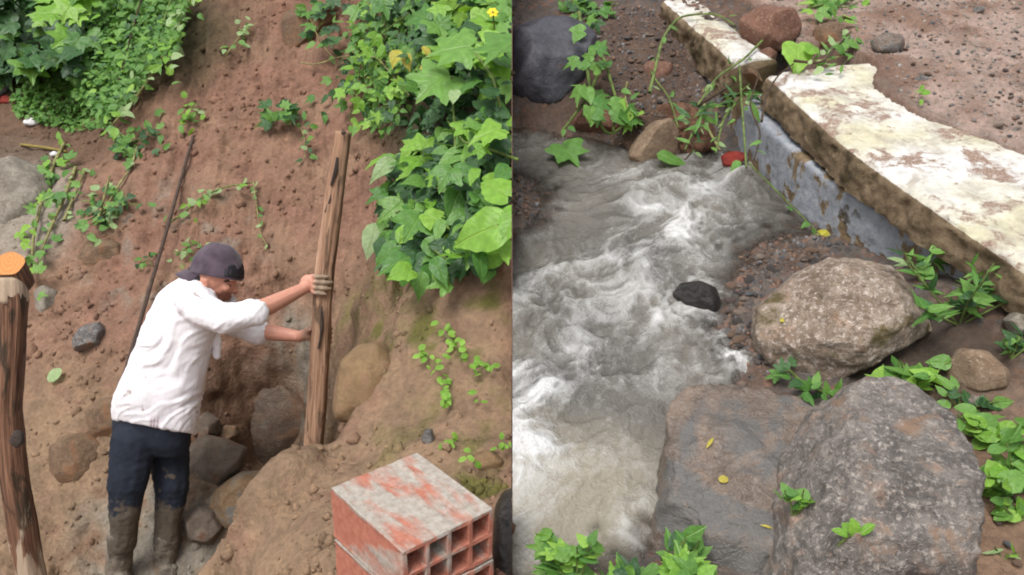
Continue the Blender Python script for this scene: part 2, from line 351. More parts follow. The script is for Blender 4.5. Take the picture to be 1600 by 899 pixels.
# the track: its ragged edge lies on the coping
BACK = np.array([(1.05, 3.9), (1.1, 3.3), (1.16, 2.75), (1.27, 2.42), (1.47, 2.30), (1.50, 2.12), (1.43, 1.93), (1.485, 1.72), (1.60, 1.60), (1.72, 1.44), (1.90, 1.28), (2.2, .9), (2.5, .3)])
bx_ = np.interp(-q2[:, 1], -BACK[:, 1], BACK[:, 0]) + .035 * fbm(np.c_[q2 * 1., q2[:, :1] * 0], 7, 3, 5)
over = q2[:, 0] - bx_
n2 = fbm(PW, 3.0, 4, 131); n3 = fbm(PW, 22, 4, 133, .6)
track = .372 + .03 * sstep(0, .35, over) + .02 * n2 + .012 * n3
under = .16
upper = np.where(over > -.005, track, .16)
h1 = np.where(beyond > .10, upper, h0)
tr = sstep(-.06, .0, over) * (beyond > .1)
far = sstep(2.35, 2.7, q2[:, 1]) * (beyond > .1) * (over < 0)      # rubble fills in behind the broken far end of the wall
h1 = np.where(far > 0, np.maximum(h1, .16 + .19 * far), h1)
isroad = over > -.005
vv, vr = voro(q2 * 34 + np.stack([n2, n3], 1) * .4, 12); v5, vr5 = voro(q2 * 13 + np.stack([n2, n3], 1) * .5, 15)
peb = np.clip(.44 - vv, 0, 1) * (vr > .4) * .030 + np.clip(.44 - v5, 0, 1) * (vr5 > .62) * .055
wetz = sstep(.05, -.02, h0)
disp2 = n3 * .012 + n2 * .012 + np.where(isroad, peb * .45, peb * .9)
h1 = h1 + disp2 * np.where(isroad, .8, 1.)
BV = PW + h1[:, None] * RN; BV[:, 0] = np.maximum(BV[:, 0], .0015)
soilr = srgbv(140, 112, 96) * .62; gravel = srgbv(108, 99, 93) * .58; mudr = srgbv(146, 118, 96) * .62; brown = srgbv(106, 84, 70) * .6; roadc = srgbv(172, 150, 138) * .66
T2 = np.tile(gravel, (len(BV), 1)); T2 = lerp(T2, brown, sstep(-.1, .25, n2))
cr = np.array([srgbv(120, 88, 74) * .6, srgbv(105, 105, 108) * .6, srgbv(150, 122, 104) * .6, srgbv(84, 76, 74) * .6, srgbv(160, 110, 84) * .6])
T2 = np.where(((vr > .4) & (vv < .5))[:, None], (cr[(vr * 997).astype(int) % 5] * .5 + gravel * .45), T2)
ppx, ppy, _ = to_px(BV)
def zone2(cx, cy, rx, ry, soft=.35): r = np.hypot((ppx - cx) / rx, (ppy - cy) / ry); return 1 - sstep(1 - soft, 1 + soft, r)
T2 = lerp(T2, mudr, np.clip(zone2(1540, 830, 110, 130) + zone2(1500, 700, 160, 160) * .6, 0, 1))
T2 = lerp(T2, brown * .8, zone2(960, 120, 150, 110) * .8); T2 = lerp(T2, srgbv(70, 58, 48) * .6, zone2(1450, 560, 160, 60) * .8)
T2[isroad] = lerp(np.tile(roadc, (isroad.sum(), 1)), soilr, sstep(-.1, .3, n2[isroad]))
edge_ = isroad & (over < .07); T2[edge_] = T2[edge_] * .82
me = mesh_np('stream_bank', BV, grid_faces(len(ur), len(xr))); set_col(me, 'tint', T2); set_float(me, 'wet', np.clip(wetz + .1, 0, 1) * (~isroad))
bank = tag(link('stream_bank', me, None, mat_soil('bank_soil')), 'gravelly brown stream bed, bank and dirt track', 'ground', kind='structure')
adopt(skirt('cut_face', BV.reshape(len(ur), len(xr), 3)[::3, 0], 1.6, bank.data.materials[0]), bank)
BH = h1.reshape(len(ur), len(xr))
def bank_at(x, u): return float(bil(BH, np.array([x / 3.6 * (len(xr) - 1)]), np.array([(u + .55) / S2]))[0])
def RG(px, py, lift=0.):
    """the bank surface at a pixel"""
    h = .1
    for _ in range(12):
        x, u = R(px, py, h); h = .5 * h + .5 * bank_at(min(max(x, 0), 3.59), min(max(u, -.5), 4.9))
    return RP(px, py, h + lift)
# ------------------------------------------------------------------ water
def mat_water():
    b = NB('stream_water'); co = b.coord('Object'); foam = b.attr('foam', 'Fac'); deep = b.attr('deep', 'Fac')
    st = b.mapping(co, (1.15, 1, 1), (0, 0, .55))
    nA = b.noise(st, 26, 5, .6, .4); nB = b.noise(st, 110, 4, .65, .2); nC = b.noise(co, 260, 3, .6)
    f = b.math('ADD', foam, b.math('MULTIPLY', b.math('SUBTRACT', nA, .5), .5)); f = b.math('ADD', f, b.math('MULTIPLY', b.math('SUBTRACT', nB, .5), .55))
    fm = b.ramp(f, [(.18, 0.), (.42, .20), (.72, .56), (1.05, 1.)])
    silt_glare = b.mix(b.ramp(b.noise(co, 3.2, 4), [(.35, 0.), (.65, 1.)]), srgb(110, 107, 102, .58), srgb(140, 134, 124, .62))
    silt_glare = b.mix(b.attr('silt_glare', 'Fac'), silt_glare, srgb(186, 176, 154, .76))  # milky silt tone, with sky glare painted into the same pale colour
    c = b.mix(fm, silt_glare, (.64, .64, .63))
    h = b.math('ADD', b.math('MULTIPLY', nA, .8), b.math('MULTIPLY', nB, .55)); h = b.math('ADD', h, b.math('MULTIPLY', nC, b.math('MULTIPLY', fm, .5)))
    nr = b.bump(h, .7, .02)
    body = b.bsdf(c, b.math('ADD', .16, b.math('MULTIPLY', fm, .5)), nr, .5)
    tr = b.n('ShaderNodeBsdfTransparent'); tr.inputs[0].default_value = (.86, .82, .76, 1)
    gl = b.n('ShaderNodeBsdfGlossy'); gl.inputs['Roughness'].default_value = .08; b.l(nr, gl.inputs['Normal'])
    fr = b.n('ShaderNodeFresnel'); fr.inputs[0].default_value = 1.33; b.l(nr, fr.inputs['Normal'])
    thin = b.n('ShaderNodeMixShader'); b.l(fr.outputs[0], thin.inputs[0]); b.l(tr.outputs[0], thin.inputs[1]); b.l(gl.outputs[0], thin.inputs[2])
    m = b.n('ShaderNodeMixShader'); b.l(b.math('MAXIMUM', deep, fm), m.inputs[0]); b.l(thin.outputs[0], m.inputs[1]); b.l(body, m.inputs[2])
    return b.done(m.outputs[0])
sx = np.arange(0.0015, 1.62, .0062); su = np.arange(-.5, 3.0, .0072); ax, au = np.meshgrid(sx, su); w2 = np.stack([ax.ravel(), au.ravel()], 1)
fl = np.array([-.55, -.83]); fl /= np.linalg.norm(fl); pr = np.array([fl[1], -fl[0]])
s_ = w2 @ fl; c_ = w2 @ pr
z3 = np.c_[w2, np.zeros(len(w2))]
wa = fbm(z3, 2.2, 3, 201); wb = fbm(z3 + 9, 2.2, 3, 205)
Q = np.c_[s_ * 1.0 + .30 * wa, c_ * 1.35 + .30 * wb, 0 * s_]
r1 = fbm(Q, 2.6, 4, 211, .55, True); r2 = fbm(Q + 5, 6.0, 4, 221, .6, True)
x_, y_, _ = to_px(PWW := RW(0, 0, 0) + w2[:, :1] * RIGHT + w2[:, 1:2] * RU)
def zw(cx, cy, rx, ry, soft=.5): r = np.hypot((x_ - cx) / rx, (y_ - cy) / ry); return 1 - sstep(1 - soft, 1 + soft, r)
amt = .10 + .60 * zw(920, 480, 110, 90) + .5 * zw(1040, 420, 90, 120) + .45 * zw(1040, 320, 110, 60) + .55 * zw(1110, 260, 60, 35) + .85 * zw(815, 660, 55, 90) + .35 * zw(950, 590, 150, 70) + .4 * zw(1110, 560, 80, 50) + .3 * zw(830, 470, 60, 160) + .28 * zw(900, 800, 150, 130) + .25 * zw(850, 760, 80, 80)
lace = fbm(Q + 3, 13., 3, 227, .6, True)
s1 = sstep(.45, .85, r1); s2 = sstep(.42, .85, r2); s3 = sstep(.4, .85, lace)
cell, _r = voro(Q[:, :2] * 15 + np.stack([fbm(Q, 7, 3, 241), fbm(Q + 4, 7, 3, 243)], 1) * 1.3, 33); cell2, _r = voro(Q[:, :2] * 34 + np.stack([fbm(Q, 15, 2, 245), fbm(Q + 4, 15, 2, 247)], 1) * 1.1, 35)
patch = sstep(-.10, .32, fbm(Q + 7, 2.4, 4, 251)); holes = sstep(.22, .62, cell) * .65 + sstep(.2, .6, cell2) * .45
foam = (.16 + np.clip(amt, 0, .95)) * (.10 + .46 * s1 + .80 * patch * holes + .40 * s2 * (.35 + .65 * patch) + .20 * s3) * .86 + .02
bedh = np.array([0.]); bedh = bil(BH, w2[:, 0] / 3.6 * (len(xr) - 1), (w2[:, 1] + .55) / S2)
wave = .032 * r1 * (.5 + amt) + .018 * r2 * (.4 + amt) + .012 * fbm(Q, 9, 3, 231)
wave -= wave.mean()
WV = PWW + wave[:, None] * RN
me = mesh_np('stream_water', WV, grid_faces(len(su), len(sx)))
set_float(me, 'foam', np.clip(foam, 0, 1)); dz = wave - bedh; set_float(me, 'deep', np.clip(sstep(.0, .055, dz), 0, 1) * .97)
set_float(me, 'silt_glare', zw(850, 810, 190, 140) * .6)  # lower-left water: lightened for silt and for painted-in sky glare
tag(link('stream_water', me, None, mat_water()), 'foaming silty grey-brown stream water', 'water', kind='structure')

# ------------------------------------------------------------------ retaining wall
def mat_coping():
    b = NB('painted_coping'); co = b.coord('Object'); top = b.attr('paint', 'Fac')
    n1 = b.noise(co, 6.5, 6, .62, .5); n2 = b.noise(co, 30, 5, .65, .3); n3 = b.noise(co, 160, 3)
    conc = b.mix(b.ramp(n2, [(.3, 0.), (.7, 1.)]), srgb(118, 98, 74, .6), srgb(158, 138, 112, .65))
    conc = b.mix(b.ramp(n1, [(.5, 0.), (.66, 1.)]), conc, srgb(84, 72, 50, .6))
    white = b.mix(b.ramp(b.noise(co, 3.1, 4), [(.42, 0.), (.62, 1.)]), (.58, .57, .55), srgb(212, 206, 178, .74)); white = b.mix(1, white, b.ramp(b.noise(co, 22, 6, .7), [(.3, .72), (.65, 1.12)]), 'MULTIPLY'); white = b.mix(b.ramp(b.noise(b.mapping(co, loc=(4, 4, 1)), 9, 6, .68, .4), [(.5, 0.), (.62, .7)]), white, srgb(176, 166, 150, .7))
    pm = b.math('ADD', b.math('MULTIPLY', n1, .75), b.math('MULTIPLY', n2, .35))
    chip = b.ramp(pm, [(.565, 1.), (.635, 0.)])
    worn = b.mix(b.ramp(n3, [(.4, 0.), (.6, 1.)]), srgb(178, 158, 142, .7), srgb(146, 118, 104, .62))
    t = b.mix(chip, worn, white); t = b.mix(b.ramp(n2, [(.58, 0.), (.72, .55)]), t, srgb(150, 122, 104, .65))
    c = b.mix(b.ramp(b.math('ADD', top, b.math('MULTIPLY', b.math('SUBTRACT', n2, .5), .5)), [(.42, 0.), (.58, 1.)]), conc, t)
    h = b.math('ADD', b.math('MULTIPLY', n2, .7), b.math('ADD', b.math('MULTIPLY', n3, .3), b.math('MULTIPLY', chip, .25)))
    return b.done(b.bsdf(c, .8, b.bump(h, .7, .012), .3))
def mat_footing():
    b = NB('flaking_blue_paint'); co = b.coord('Object')
    st = b.mapping(co, (1.3, 1.3, .9)); n1 = b.noise(st, 5.5, 5, .6, .2); n2 = b.noise(co, 34, 5, .65); n3 = b.noise(co, 170, 3)
    plaster = b.mix(b.ramp(n2, [(.35, 0.), (.65, 1.)]), srgb(120, 98, 74, .62), srgb(158, 138, 108, .65))
    paint = b.mix(b.ramp(n2, [(.35, 0.), (.75, 1.)]), srgb(146, 152, 162, .68), srgb(182, 186, 192, .72))
    c = b.mix(b.ramp(n1, [(.49, 0.), (.52, 1.)]), plaster, paint)
    c = b.mix(b.ramp(b.noise(co, 11, 4, .6), [(.60, 0.), (.68, .9)]), c, srgb(78, 66, 46, .6))
    h = b.math('ADD', b.math('MULTIPLY', n2, .6), b.math('MULTIPLY', n3, .3)); h = b.math('ADD', h, b.math('MULTIPLY', b.ramp(n1, [(.47, 0.), (.50, 1.)]), .35))
    return b.done(b.bsdf(c, .72, b.bump(h, .6, .012), .35))
def resample(line, step):
    L = np.asarray(line, float); s = np.r_[0, np.cumsum(np.linalg.norm(np.diff(L, axis=0), axis=1))]; n = max(2, int(s[-1] / step) + 1); t = np.linspace(0, s[-1], n)
    return np.stack([np.interp(t, s, L[:, k]) for k in range(L.shape[1])], 1)
def sweep_wall(name, line, profile, mat, seed, amp=.008, paint_from=None, step=.012, pstep=.012):
    """a cross-section (offset behind the front line, height) swept along a plan line in the stream frame; ends closed"""
    L = resample(line, step); d = np.gradient(L, axis=0); d /= np.linalg.norm(d, axis=1, keepdims=True)
    nb = np.stack([-d[:, 1], d[:, 0]], 1)                # towards the back (+x side)
    nb[nb[:, 0] < 0] *= -1
    pr_ = resample(profile, pstep); nL, nP = len(L), len(pr_)
    V = np.zeros((nL, nP, 3))
    for j, (o, h) in enumerate(pr_):
        p2 = L + nb * o; V[:, j] = RO + p2[:, :1] * RIGHT + p2[:, 1:] * RU + h * RN
    V = V.reshape(-1, 3); N_ = normals_grid(V, nL, nP)
    ctr = V.mean(0)
    if np.median(((V - ctr) * N_).sum(1)) < 0: N_ = -N_
    dsp = fbm(V, 7, 4, seed) * amp * 1.6 + fbm(V, 34, 3, seed + 5, .6) * amp * .9 - np.clip(fbm(V, 13, 3, seed + 9) - .25, 0, 1) * amp * 4
    pk = np.array([(2.4 if paint_from else .8) if o_ < .06 else .6 for o_, _h in pr_]); dsp = dsp * np.tile(pk, nL)
    V2 = V + N_ * dsp[:, None]; F = [tuple(r) for r in grid_faces(nL, nP)]
    F.append(tuple(range(nP))[::-1]); F.append(tuple(range((nL - 1) * nP, nL * nP)))
    me = mesh_np(name, V2, F); pa = np.zeros((nL, nP))
    if paint_from is not None: pa[:, [i for i, (o, h) in enumerate(pr_) if h > paint_from]] = 1
    set_float(me, 'paint', pa.ravel()); return link(name, me, None, mat)
wall = empty('retaining_wall', RP(1300, 300, .1)); tag(wall, 'low concrete retaining wall with peeling white top beside the stream', 'wall')
MC, MF = mat_coping(), mat_footing()
foot = [(.0, -.12), (.0, .0), (.005, .185), (.012, .2), (.16, .205), (.17, .1)]
FA = FRONT[2:] ; FA = np.vstack([[(.955, 2.20)], FRONT[3:]])
adopt(sweep_wall('footing_course', FA, foot, MF, 301, .007), wall)
adopt(sweep_wall('footing_course', np.array([(.70, 3.2), (.80, 2.72), (.92, 2.29)]), foot, MF, 311, .009), wall)
CF = np.array([(1.035, 2.075), (1.09, 1.82), (1.15, 1.55), (1.20, 1.375), (1.26, 1.21), (1.36, .95), (1.45, .72), (1.56, .44), (1.68, .1), (1.88, -.5)])
cop = [(.0, .222), (-.004, .25), (.0, .335), (.012, .354), (.05, .36), (.3, .362), (.62, .362), (.63, .24)]
adopt(sweep_wall('coping_slab', CF, cop, MC, 321, .0085, .349), wall)
cop2 = [(.0, .20), (-.004, .25), (.0, .33), (.012, .349), (.05, .355), (.17, .352), (.22, .33), (.23, .2)]
adopt(sweep_wall('coping_block', np.array([(.74, 2.95), (.79, 2.74), (.925, 2.21)]), cop2, MC, 331, .010, .343), wall)

# ------------------------------------------------------------------ stones
def smooth_poly(poly, n=96):
    """star-shaped radius by angle about the centroid of an image outline"""
    p = np.array(poly, float); c = np.array([(p[:, 0].min() + p[:, 0].max()) / 2, (p[:, 1].min() + p[:, 1].max()) / 2])
    ang = np.linspace(-pi, pi, n, endpoint=False); rad = np.zeros(n); m = len(p)
    for k, a in enumerate(ang):
        dx, dy = cos(a), -sin(a); best = 1e-3
        for i in range(m):
            x1, y1 = p[i] - c; x2, y2 = p[(i + 1) % m] - c; ex, ey = x2 - x1, y2 - y1; den = dx * ey - dy * ex
            if abs(den) < 1e-9: continue
            t = (x1 * ey - y1 * ex) / den; s = (x1 * dy - y1 * dx) / den
            if t > 0 and -1e-6 <= s <= 1 + 1e-6: best = max(best, t)
        rad[k] = best
    rad = (np.roll(rad, 1) + 2 * rad + np.roll(rad, -1)) / 4
    return c, ang, rad
_ico = {}
def ico(n):
    if n not in _ico:
        bm = bmesh.new(); bmesh.ops.create_icosphere(bm, subdivisions=n, radius=1)
        _ico[n] = (np.array([v.co[:] for v in bm.verts]), np.array([[v.index for v in f.verts] for f in bm.faces])); bm.free()
    return _ico[n]
def stone(name, poly, d, thick, mat, label=None, cat='rock', group=None, seed=0, rough=.05, facets=5, fr=(.68, .9), sub=5, tilt=0., bury=.35, ridg=0., clip=None, flat=.0):
    """a boulder whose outline is that of the photograph and whose body goes thick metres deep; tilt leans its front face back"""
    c, ang, rad = smooth_poly(poly); S, F = ico(sub); rng = np.random.default_rng(seed + 900)
    a, b, t = S[:, 0], S[:, 1], S[:, 2]; phi = np.arctan2(b, a); r = np.hypot(a, b)
    rp = np.interp(phi, np.r_[ang, pi], np.r_[rad, rad[0]]); g = r ** .85
    X = rp * g * np.cos(phi) / FPX * d; Yv = rp * g * np.sin(phi) / FPX * d; Z = np.sign(t) * np.abs(t) ** (.8) * thick
    L = np.stack([X, Yv, Z], 1); size = np.median(rad) / FPX * d
    for k in range(facets):                                # flats knocked off the front
        n = rng.normal(size=3); n[2] = abs(n[2]) + .15; n /= np.linalg.norm(n); sup = (L @ n).max() * rng.uniform(*fr)
        ex = L @ n - sup; m = ex > 0; L[m] -= (ex[m] * .88)[:, None] * n
    if flat:                                               # a bedding plane, lying as the bank lies
        n = np.array([0, .788, .616]); sup = (L @ n).max() * flat; ex = L @ n - sup; m = ex > 0; L[m] -= (ex[m] * .93)[:, None] * n
    nrm_ = L / (np.linalg.norm(L, axis=1, keepdims=True) + 1e-6)
    ds = fbm(L / size, 1.3, 4, seed, .5) * rough * 1.6 + fbm(L / size, 5, 4, seed + 3, .6) * rough * .55 + fbm(L / size, 3, 4, seed + 8, .55, True) * ridg
    keep = .6 + .4 * np.clip(np.abs(t) * 1.6, 0, 1)       # less on the silhouette
    L += nrm_ * (ds * size * keep)[:, None]
    L[:, 2] += tilt * L[:, 1] * -1
    ctr = P(c[0], c[1], d) ; off = -thick * bury
    V = L[:, :1] * RIGHT + L[:, 1:2] * UPV - (L[:, 2:] + off) * FWD
    # perspective: keep the outline where it is in the picture whatever the depth of its rim
    me = mesh_np(name, V, F)
    if clip:
        bm = bmesh.new(); bm.from_mesh(me)
        r_ = bmesh.ops.bisect_plane(bm, geom=bm.verts[:] + bm.edges[:] + bm.faces[:], plane_co=(-ctr[0] + clip * .0012, 0, 0), plane_no=(clip, 0, 0), clear_inner=True)
        ed = [e for e in r_['geom_cut'] if isinstance(e, bmesh.types.BMEdge)]
        bmesh.ops.holes_fill(bm, edges=ed); bm.to_mesh(me); bm.free()
    o = link(name, me, None, mat); o.location = tuple(ctr)
    if label: tag(o, label, cat, group)
    return o
K = srgb
M_mud = mat_rock('mud_caked_stone', K(150, 122, 96, .62), K(118, 92, 70, .6), K(176, 156, 130, .66), .25, .85, 1.3, K(152, 112, 82, .62), .12)
M_grey = mat_rock('grey_pit_stone', K(142, 128, 114, .62), K(112, 96, 82, .6), K(160, 152, 140, .64), .2, .85, 1.3, K(134, 104, 84, .6), .08)
M_ochre = mat_rock('ochre_boulder', K(164, 134, 96, .66), K(140, 112, 80, .62), K(178, 150, 112, .68), .25, .85, 1.5, K(156, 122, 94, .66), .10, .5)
M_ochgrey = mat_rock('ochre_grey_stone', K(160, 128, 92, .62), K(138, 110, 80, .6), K(172, 160, 142, .64), .3, .8, 1.4, K(140, 136, 128, .62), .12)
M_dark = mat_rock('dark_wet_stone', K(92, 92, 102, .62), K(58, 58, 66, .6), K(120, 118, 124, .6), .18, .48, .9, K(110, 86, 70, .6), .0, .45)
M_black = mat_rock('black_wet_stone', K(62, 58, 56, .55), K(38, 36, 35, .55), K(84, 78, 74, .55), .12, .16, 1.6)
M_gran = mat_rock('speckled_granite', K(158, 150, 142, .66), K(104, 98, 94, .6), K(200, 190, 180, .76), .41, .62, 1.5, K(158, 130, 108, .66), .05, .7)
M_granp = mat_rock('pitted_granite', K(186, 168, 150, .70), K(138, 118, 98, .62), K(218, 206, 196, .82), .45, .66, 1.2, K(120, 106, 68, .62), .07, .8)
M_slab = mat_rock('wet_slab_stone', K(152, 132, 116, .64), K(116, 102, 92, .6), K(164, 156, 148, .66), .3, .30, 1.0, K(118, 115, 112, .6), .14, .55)
M_slabg = mat_rock('wet_grey_stone', K(140, 136, 133, .68), K(98, 95, 94, .62), K(180, 176, 172, .72), .4, .4, 1.3, K(156, 124, 104, .66), .07, .7)
M_tan = mat_rock('tan_rubble', K(176, 150, 124, .64), K(138, 112, 88, .6), K(202, 184, 160, .7), .3, .82, 1.6)
M_rub = mat_rock('brick_rubble', K(152, 108, 88, .62), K(122, 82, 64, .6), K(184, 160, 142, .66), .35, .85, 1.8)
M_pale = mat_rock('pale_crust', K(170, 162, 148, .66), K(138, 128, 114, .62), K(190, 184, 172, .7), .3, .85, 1.1, K(120, 96, 76, .6), .0)
# stones in the pit and on the slope
def hs_(poly): xs_ = [p[0] for p in poly]; ys_ = [p[1] for p in poly]; return (min(xs_) + max(xs_)) / 2, (min(ys_) + max(ys_)) / 2
def slope_stone(poly, thick, mat, label, seed, dd=.0, **kw):
    cx, cy = hs_(poly); return stone('boulder', poly, gd(cx, cy) + dd, thick, mat, label, 'boulder', None, seed, **kw)
slope_stone([(72,700),(95,682),(130,678),(148,700),(150,740),(135,765),(105,768),(78,745)], .12, M_mud, 'rounded mud-brown boulder lying left of the man\'s legs', 1, -.02)
slope_stone([(132,640),(150,624),(178,622),(192,650),(190,690),(170,705),(145,690)], .10, M_mud, 'brown boulder half hidden behind the man\'s hip', 2)
slope_stone([(288,700),(310,682),(345,690),(380,705),(372,735),(345,765),(318,786),(295,780)], .14, M_grey, 'large grey-brown boulder just right of the man\'s trousers', 3, -.05, facets=7, rough=.04)
slope_stone([(300,660),(318,645),(338,658),(340,680),(320,690),(298,684)], .08, M_grey, 'grey stone lying on top of the large pit boulder', 4, -.04)
slope_stone([(338,676),(350,665),(368,666),(374,682),(366,696),(345,694)], .05, M_mud, 'small brown stone perched right on the large pit boulder', 5, -.05, sub=4)
slope_stone([(312,800),(335,765),(370,742),(405,742),(412,765),(400,800),(372,828),(335,830)], .15, M_ochgrey, 'ochre and grey wet rock at the edge of the spoil heap', 6, -.04, rough=.06, facets=7)
slope_stone([(280,810),(300,792),(330,800),(345,828),(330,852),(300,858),(280,840)], .10, M_grey, 'lump of grey mud and stone beside the man\'s front boot', 7, -.03, rough=.08)
slope_stone([(512,640),(515,600),(530,562),(556,540),(590,535),(620,560),(632,600),(625,645),(590,668),(545,665),(520,660)], .18, M_ochre, 'smooth ochre boulder embedded in the bank right of the upright post', 8, .045, rough=.06, facets=5, fr=(.8, .95))
slope_stone([(305,610),(325,555),(380,522),(460,515),(510,545),(515,640),(500,710),(440,775),(385,780),(340,730),(312,670)], .14, mat_rock('wet_pit_rock', K(116, 92, 74, .6), K(88, 70, 56, .58), K(136, 124, 108, .6), .3, .5, .9, K(124, 116, 104, .6), .04, .5, K(128, 96, 72, .6), .10), 'large wet brown rock face in the hollow between the man and the upright post', 17, .06, rough=.05, facets=8, fr=(.75, .95), ridg=.03)
slope_stone([(118,395),(130,375),(160,370),(185,380),(192,410),(178,432),(145,437),(122,420)], .10, M_mud, 'flat olive-brown stone embedded in the slope above the post', 9, .04, rough=.03)
slope_stone([(112,530),(125,508),(150,502),(164,520),(160,545),(138,558),(115,550)], .07, M_slabg, 'small angular dark grey stone stuck in the slope left of the man', 10, -.02)
slope_stone([(436,35),(455,0),(500,-12),(545,0),(545,40),(500,72),(462,95),(445,80)], .22, M_mud, 'big brown boulder bulging from the top of the slope', 11, .02, rough=.03)
slope_stone([(-30,250),(20,238),(58,258),(72,300),(62,352),(40,385),(-10,395),(-40,330)], .16, M_pale, 'pale grey crusted rock at the left edge with dark holes', 12, .0, rough=.09, ridg=.05, facets=3)
slope_stone([(50,455),(66,445),(86,455),(90,480),(74,495),(54,488)], .05, M_pale, 'small pale stone in the slope right of the sawn post', 13, .0, sub=4)
slope_stone([(730,715),(742,705),(768,706),(788,720),(782,738),(758,742),(738,735)], .04, M_ochre, 'small rusty stone on the bank above the hollow bricks', 14, .0, sub=4)
slope_stone([(655,690),(664,672),(676,670),(680,688),(672,698)], .03, M_slabg, 'small grey stone on the bank behind the bricks', 15, .0, sub=3)
# black thing at the foot of the bank
stone('rubber_hose_bend' if False else 'blackened_log', [(772,800),(785,775),(815,765),(840,800),(840,930),(775,930),(768,860)], 1.95, .09, M_black, 'black charred log end with rusty stains beside the bricks', 'log', None, 16, .02, 2, clip=-1)

# stones in and beside the stream
def bs(name, poly, thick, mat, label, seed, h=.0, foot=None, cat='boulder', **kw):
    """depth is taken where the stone's foot meets the bank"""
    cx, cy = hs_(poly); fy = max(p[1] for p in poly); d0 = RD(cx, fy, h); d1 = RD(cx, cy, h + thick * .5)
    return stone(name, poly, .45 * d0 + .55 * d1, thick, mat, label, cat, None, seed, **kw)
bs('boulder', [(1197,520),(1205,485),(1235,455),(1275,425),(1320,402),(1370,405),(1420,418),(1462,440),(1476,480),(1462,530),(1420,570),(1370,590),(1310,612),(1260,608),(1220,580),(1200,550)], .22, M_granp, 'big pitted pinkish-grey boulder with a mossy left flank', 21, .03, rough=.08, facets=18, fr=(.74, .95), sub=6, ridg=.06)
bs('boulder', [(1195,960),(1228,880),(1255,805),(1278,738),(1312,697),(1350,655),(1392,619),(1437,603),(1482,616),(1516,650),(1537,690),(1545,745),(1580,830),(1600,960),(1500,1070),(1270,1070)], .30, M_gran, 'largest speckled grey granite boulder in the foreground', 22, .02, rough=.09, facets=20, fr=(.76, .95), sub=6, ridg=.10, flat=.6)
bs('slab_rock', [(1025,900),(1062,790),(1082,670),(1115,592),(1150,566),(1210,568),(1290,592),(1375,640),(1370,720),(1335,790),(1340,860),(1320,1000),(1035,1010)], .24, M_slab, 'broad wet brown-grey rock slab sloping into the water', 23, .0, cat='rock', rough=.07, facets=10, fr=(.78, .96), sub=6, bury=.72, flat=.16, ridg=.09)
bs('boulder', [(775,150),(775,40),(830,18),(890,20),(930,45),(945,80),(925,120),(890,165),(860,188),(815,180)], .25, M_dark, 'dark blue-grey wet boulder at the top beside the water', 25, .02, rough=.07, facets=7, fr=(.74, .92), sub=5, clip=1)
bs('stone', [(1052,460),(1065,442),(1095,438),(1125,450),(1134,475),(1125,492),(1095,496),(1065,485)], .06, M_black, 'small black wet stone standing in the foam', 26, -.01, cat='stone', rough=.06, facets=10, fr=(.7, .92), sub=4)
bs('stone', [(982,245),(990,205),(1015,190),(1050,182),(1064,205),(1062,235),(1035,255),(1000,262)], .09, M_tan, 'tan angular stone at the water\'s edge by the vine', 27, .0, cat='stone', rough=.05, facets=8, sub=4)
bs('stone', [(885,200),(900,175),(940,162),(985,170),(1000,195),(970,215),(920,215)], .08, M_rub, 'reddish brown flat stone behind the tan stone', 28, .0, cat='stone', sub=4)
bs('stone', [(1005,100),(1030,85),(1052,100),(1055,130),(1030,140),(1008,128)], .06, M_rub, 'brown stone in the rubble left of the blue wall', 29, .14, cat='stone', sub=4, facets=7)
bs('stone', [(974,115),(990,104),(1004,112),(1002,132),(980,134)], .04, M_slabg, 'small grey stone in the rubble beside the dark boulder', 30, .1, cat='stone', sub=4)
bs('brick_rubble', [(1155,65),(1160,20),(1200,0),(1245,8),(1262,40),(1240,72),(1200,82),(1170,85)], .10, M_rub, 'large broken red brick lump on top of the wall', 31, .36, cat='rubble', rough=.05, fr=(.55, .85), facets=14, sub=4)
bs('brick_rubble', [(1176,88),(1200,67),(1218,78),(1216,105),(1190,112)], .045, M_rub, 'small broken red brick lump in the wall gap', 32, .30, cat='rubble', fr=(.55, .85), facets=14, sub=4)
bs('brick_rubble', [(1150,110),(1165,85),(1190,100),(1195,130),(1165,140)], .05, M_mud, 'crumbling brown lump under the red brick lumps', 33, .26, cat='rubble', fr=(.55, .85), facets=14, sub=4)
bs('stone', [(1490,580),(1510,545),(1545,548),(1580,580),(1572,608),(1530,614),(1500,610)], .07, M_tan, 'yellowish angular stone below the leafy weed', 34, .12, cat='stone', rough=.04, facets=9, sub=4)
bs('stone', [(1515,628),(1522,618),(1536,620),(1538,634),(1524,638)], .02, M_pale, 'small white pebble above the round-leaved weed', 35, .11, cat='stone', sub=3)
bs('stone', [(1575,500),(1590,488),(1612,495),(1612,520),(1590,526)], .04, M_pale, 'grey rounded stone at the right edge under the coping', 36, .2, cat='stone', sub=4)
bs('concrete_fragment', [(1360,62),(1382,50),(1425,54),(1426,66),(1400,84),(1372,82)], .035, M_slab, 'flat broken slab fragment lying on the track edge', 37, .39, cat='rubble', facets=8, sub=4)
bs('concrete_fragment', [(1262,40),(1290,22),(1320,30),(1330,60),(1300,75),(1270,66)], .05, M_mud, 'brown stone half buried beside the red brick lump', 38, .38, cat='rubble', fr=(.55, .85), facets=14, sub=4)
bs('stone', [(1428,123),(1440,116),(1456,118),(1455,128),(1436,131)], .015, M_slabg, 'small grey stone on the track by its broken edge', 39, .39, cat='stone', sub=3)
bs('stone', [(1520,14),(1530,8),(1540,12),(1538,20),(1524,21)], .02, M_slabg, 'grey pebble near the top edge of the track', 40, .41, cat='stone', sub=3)
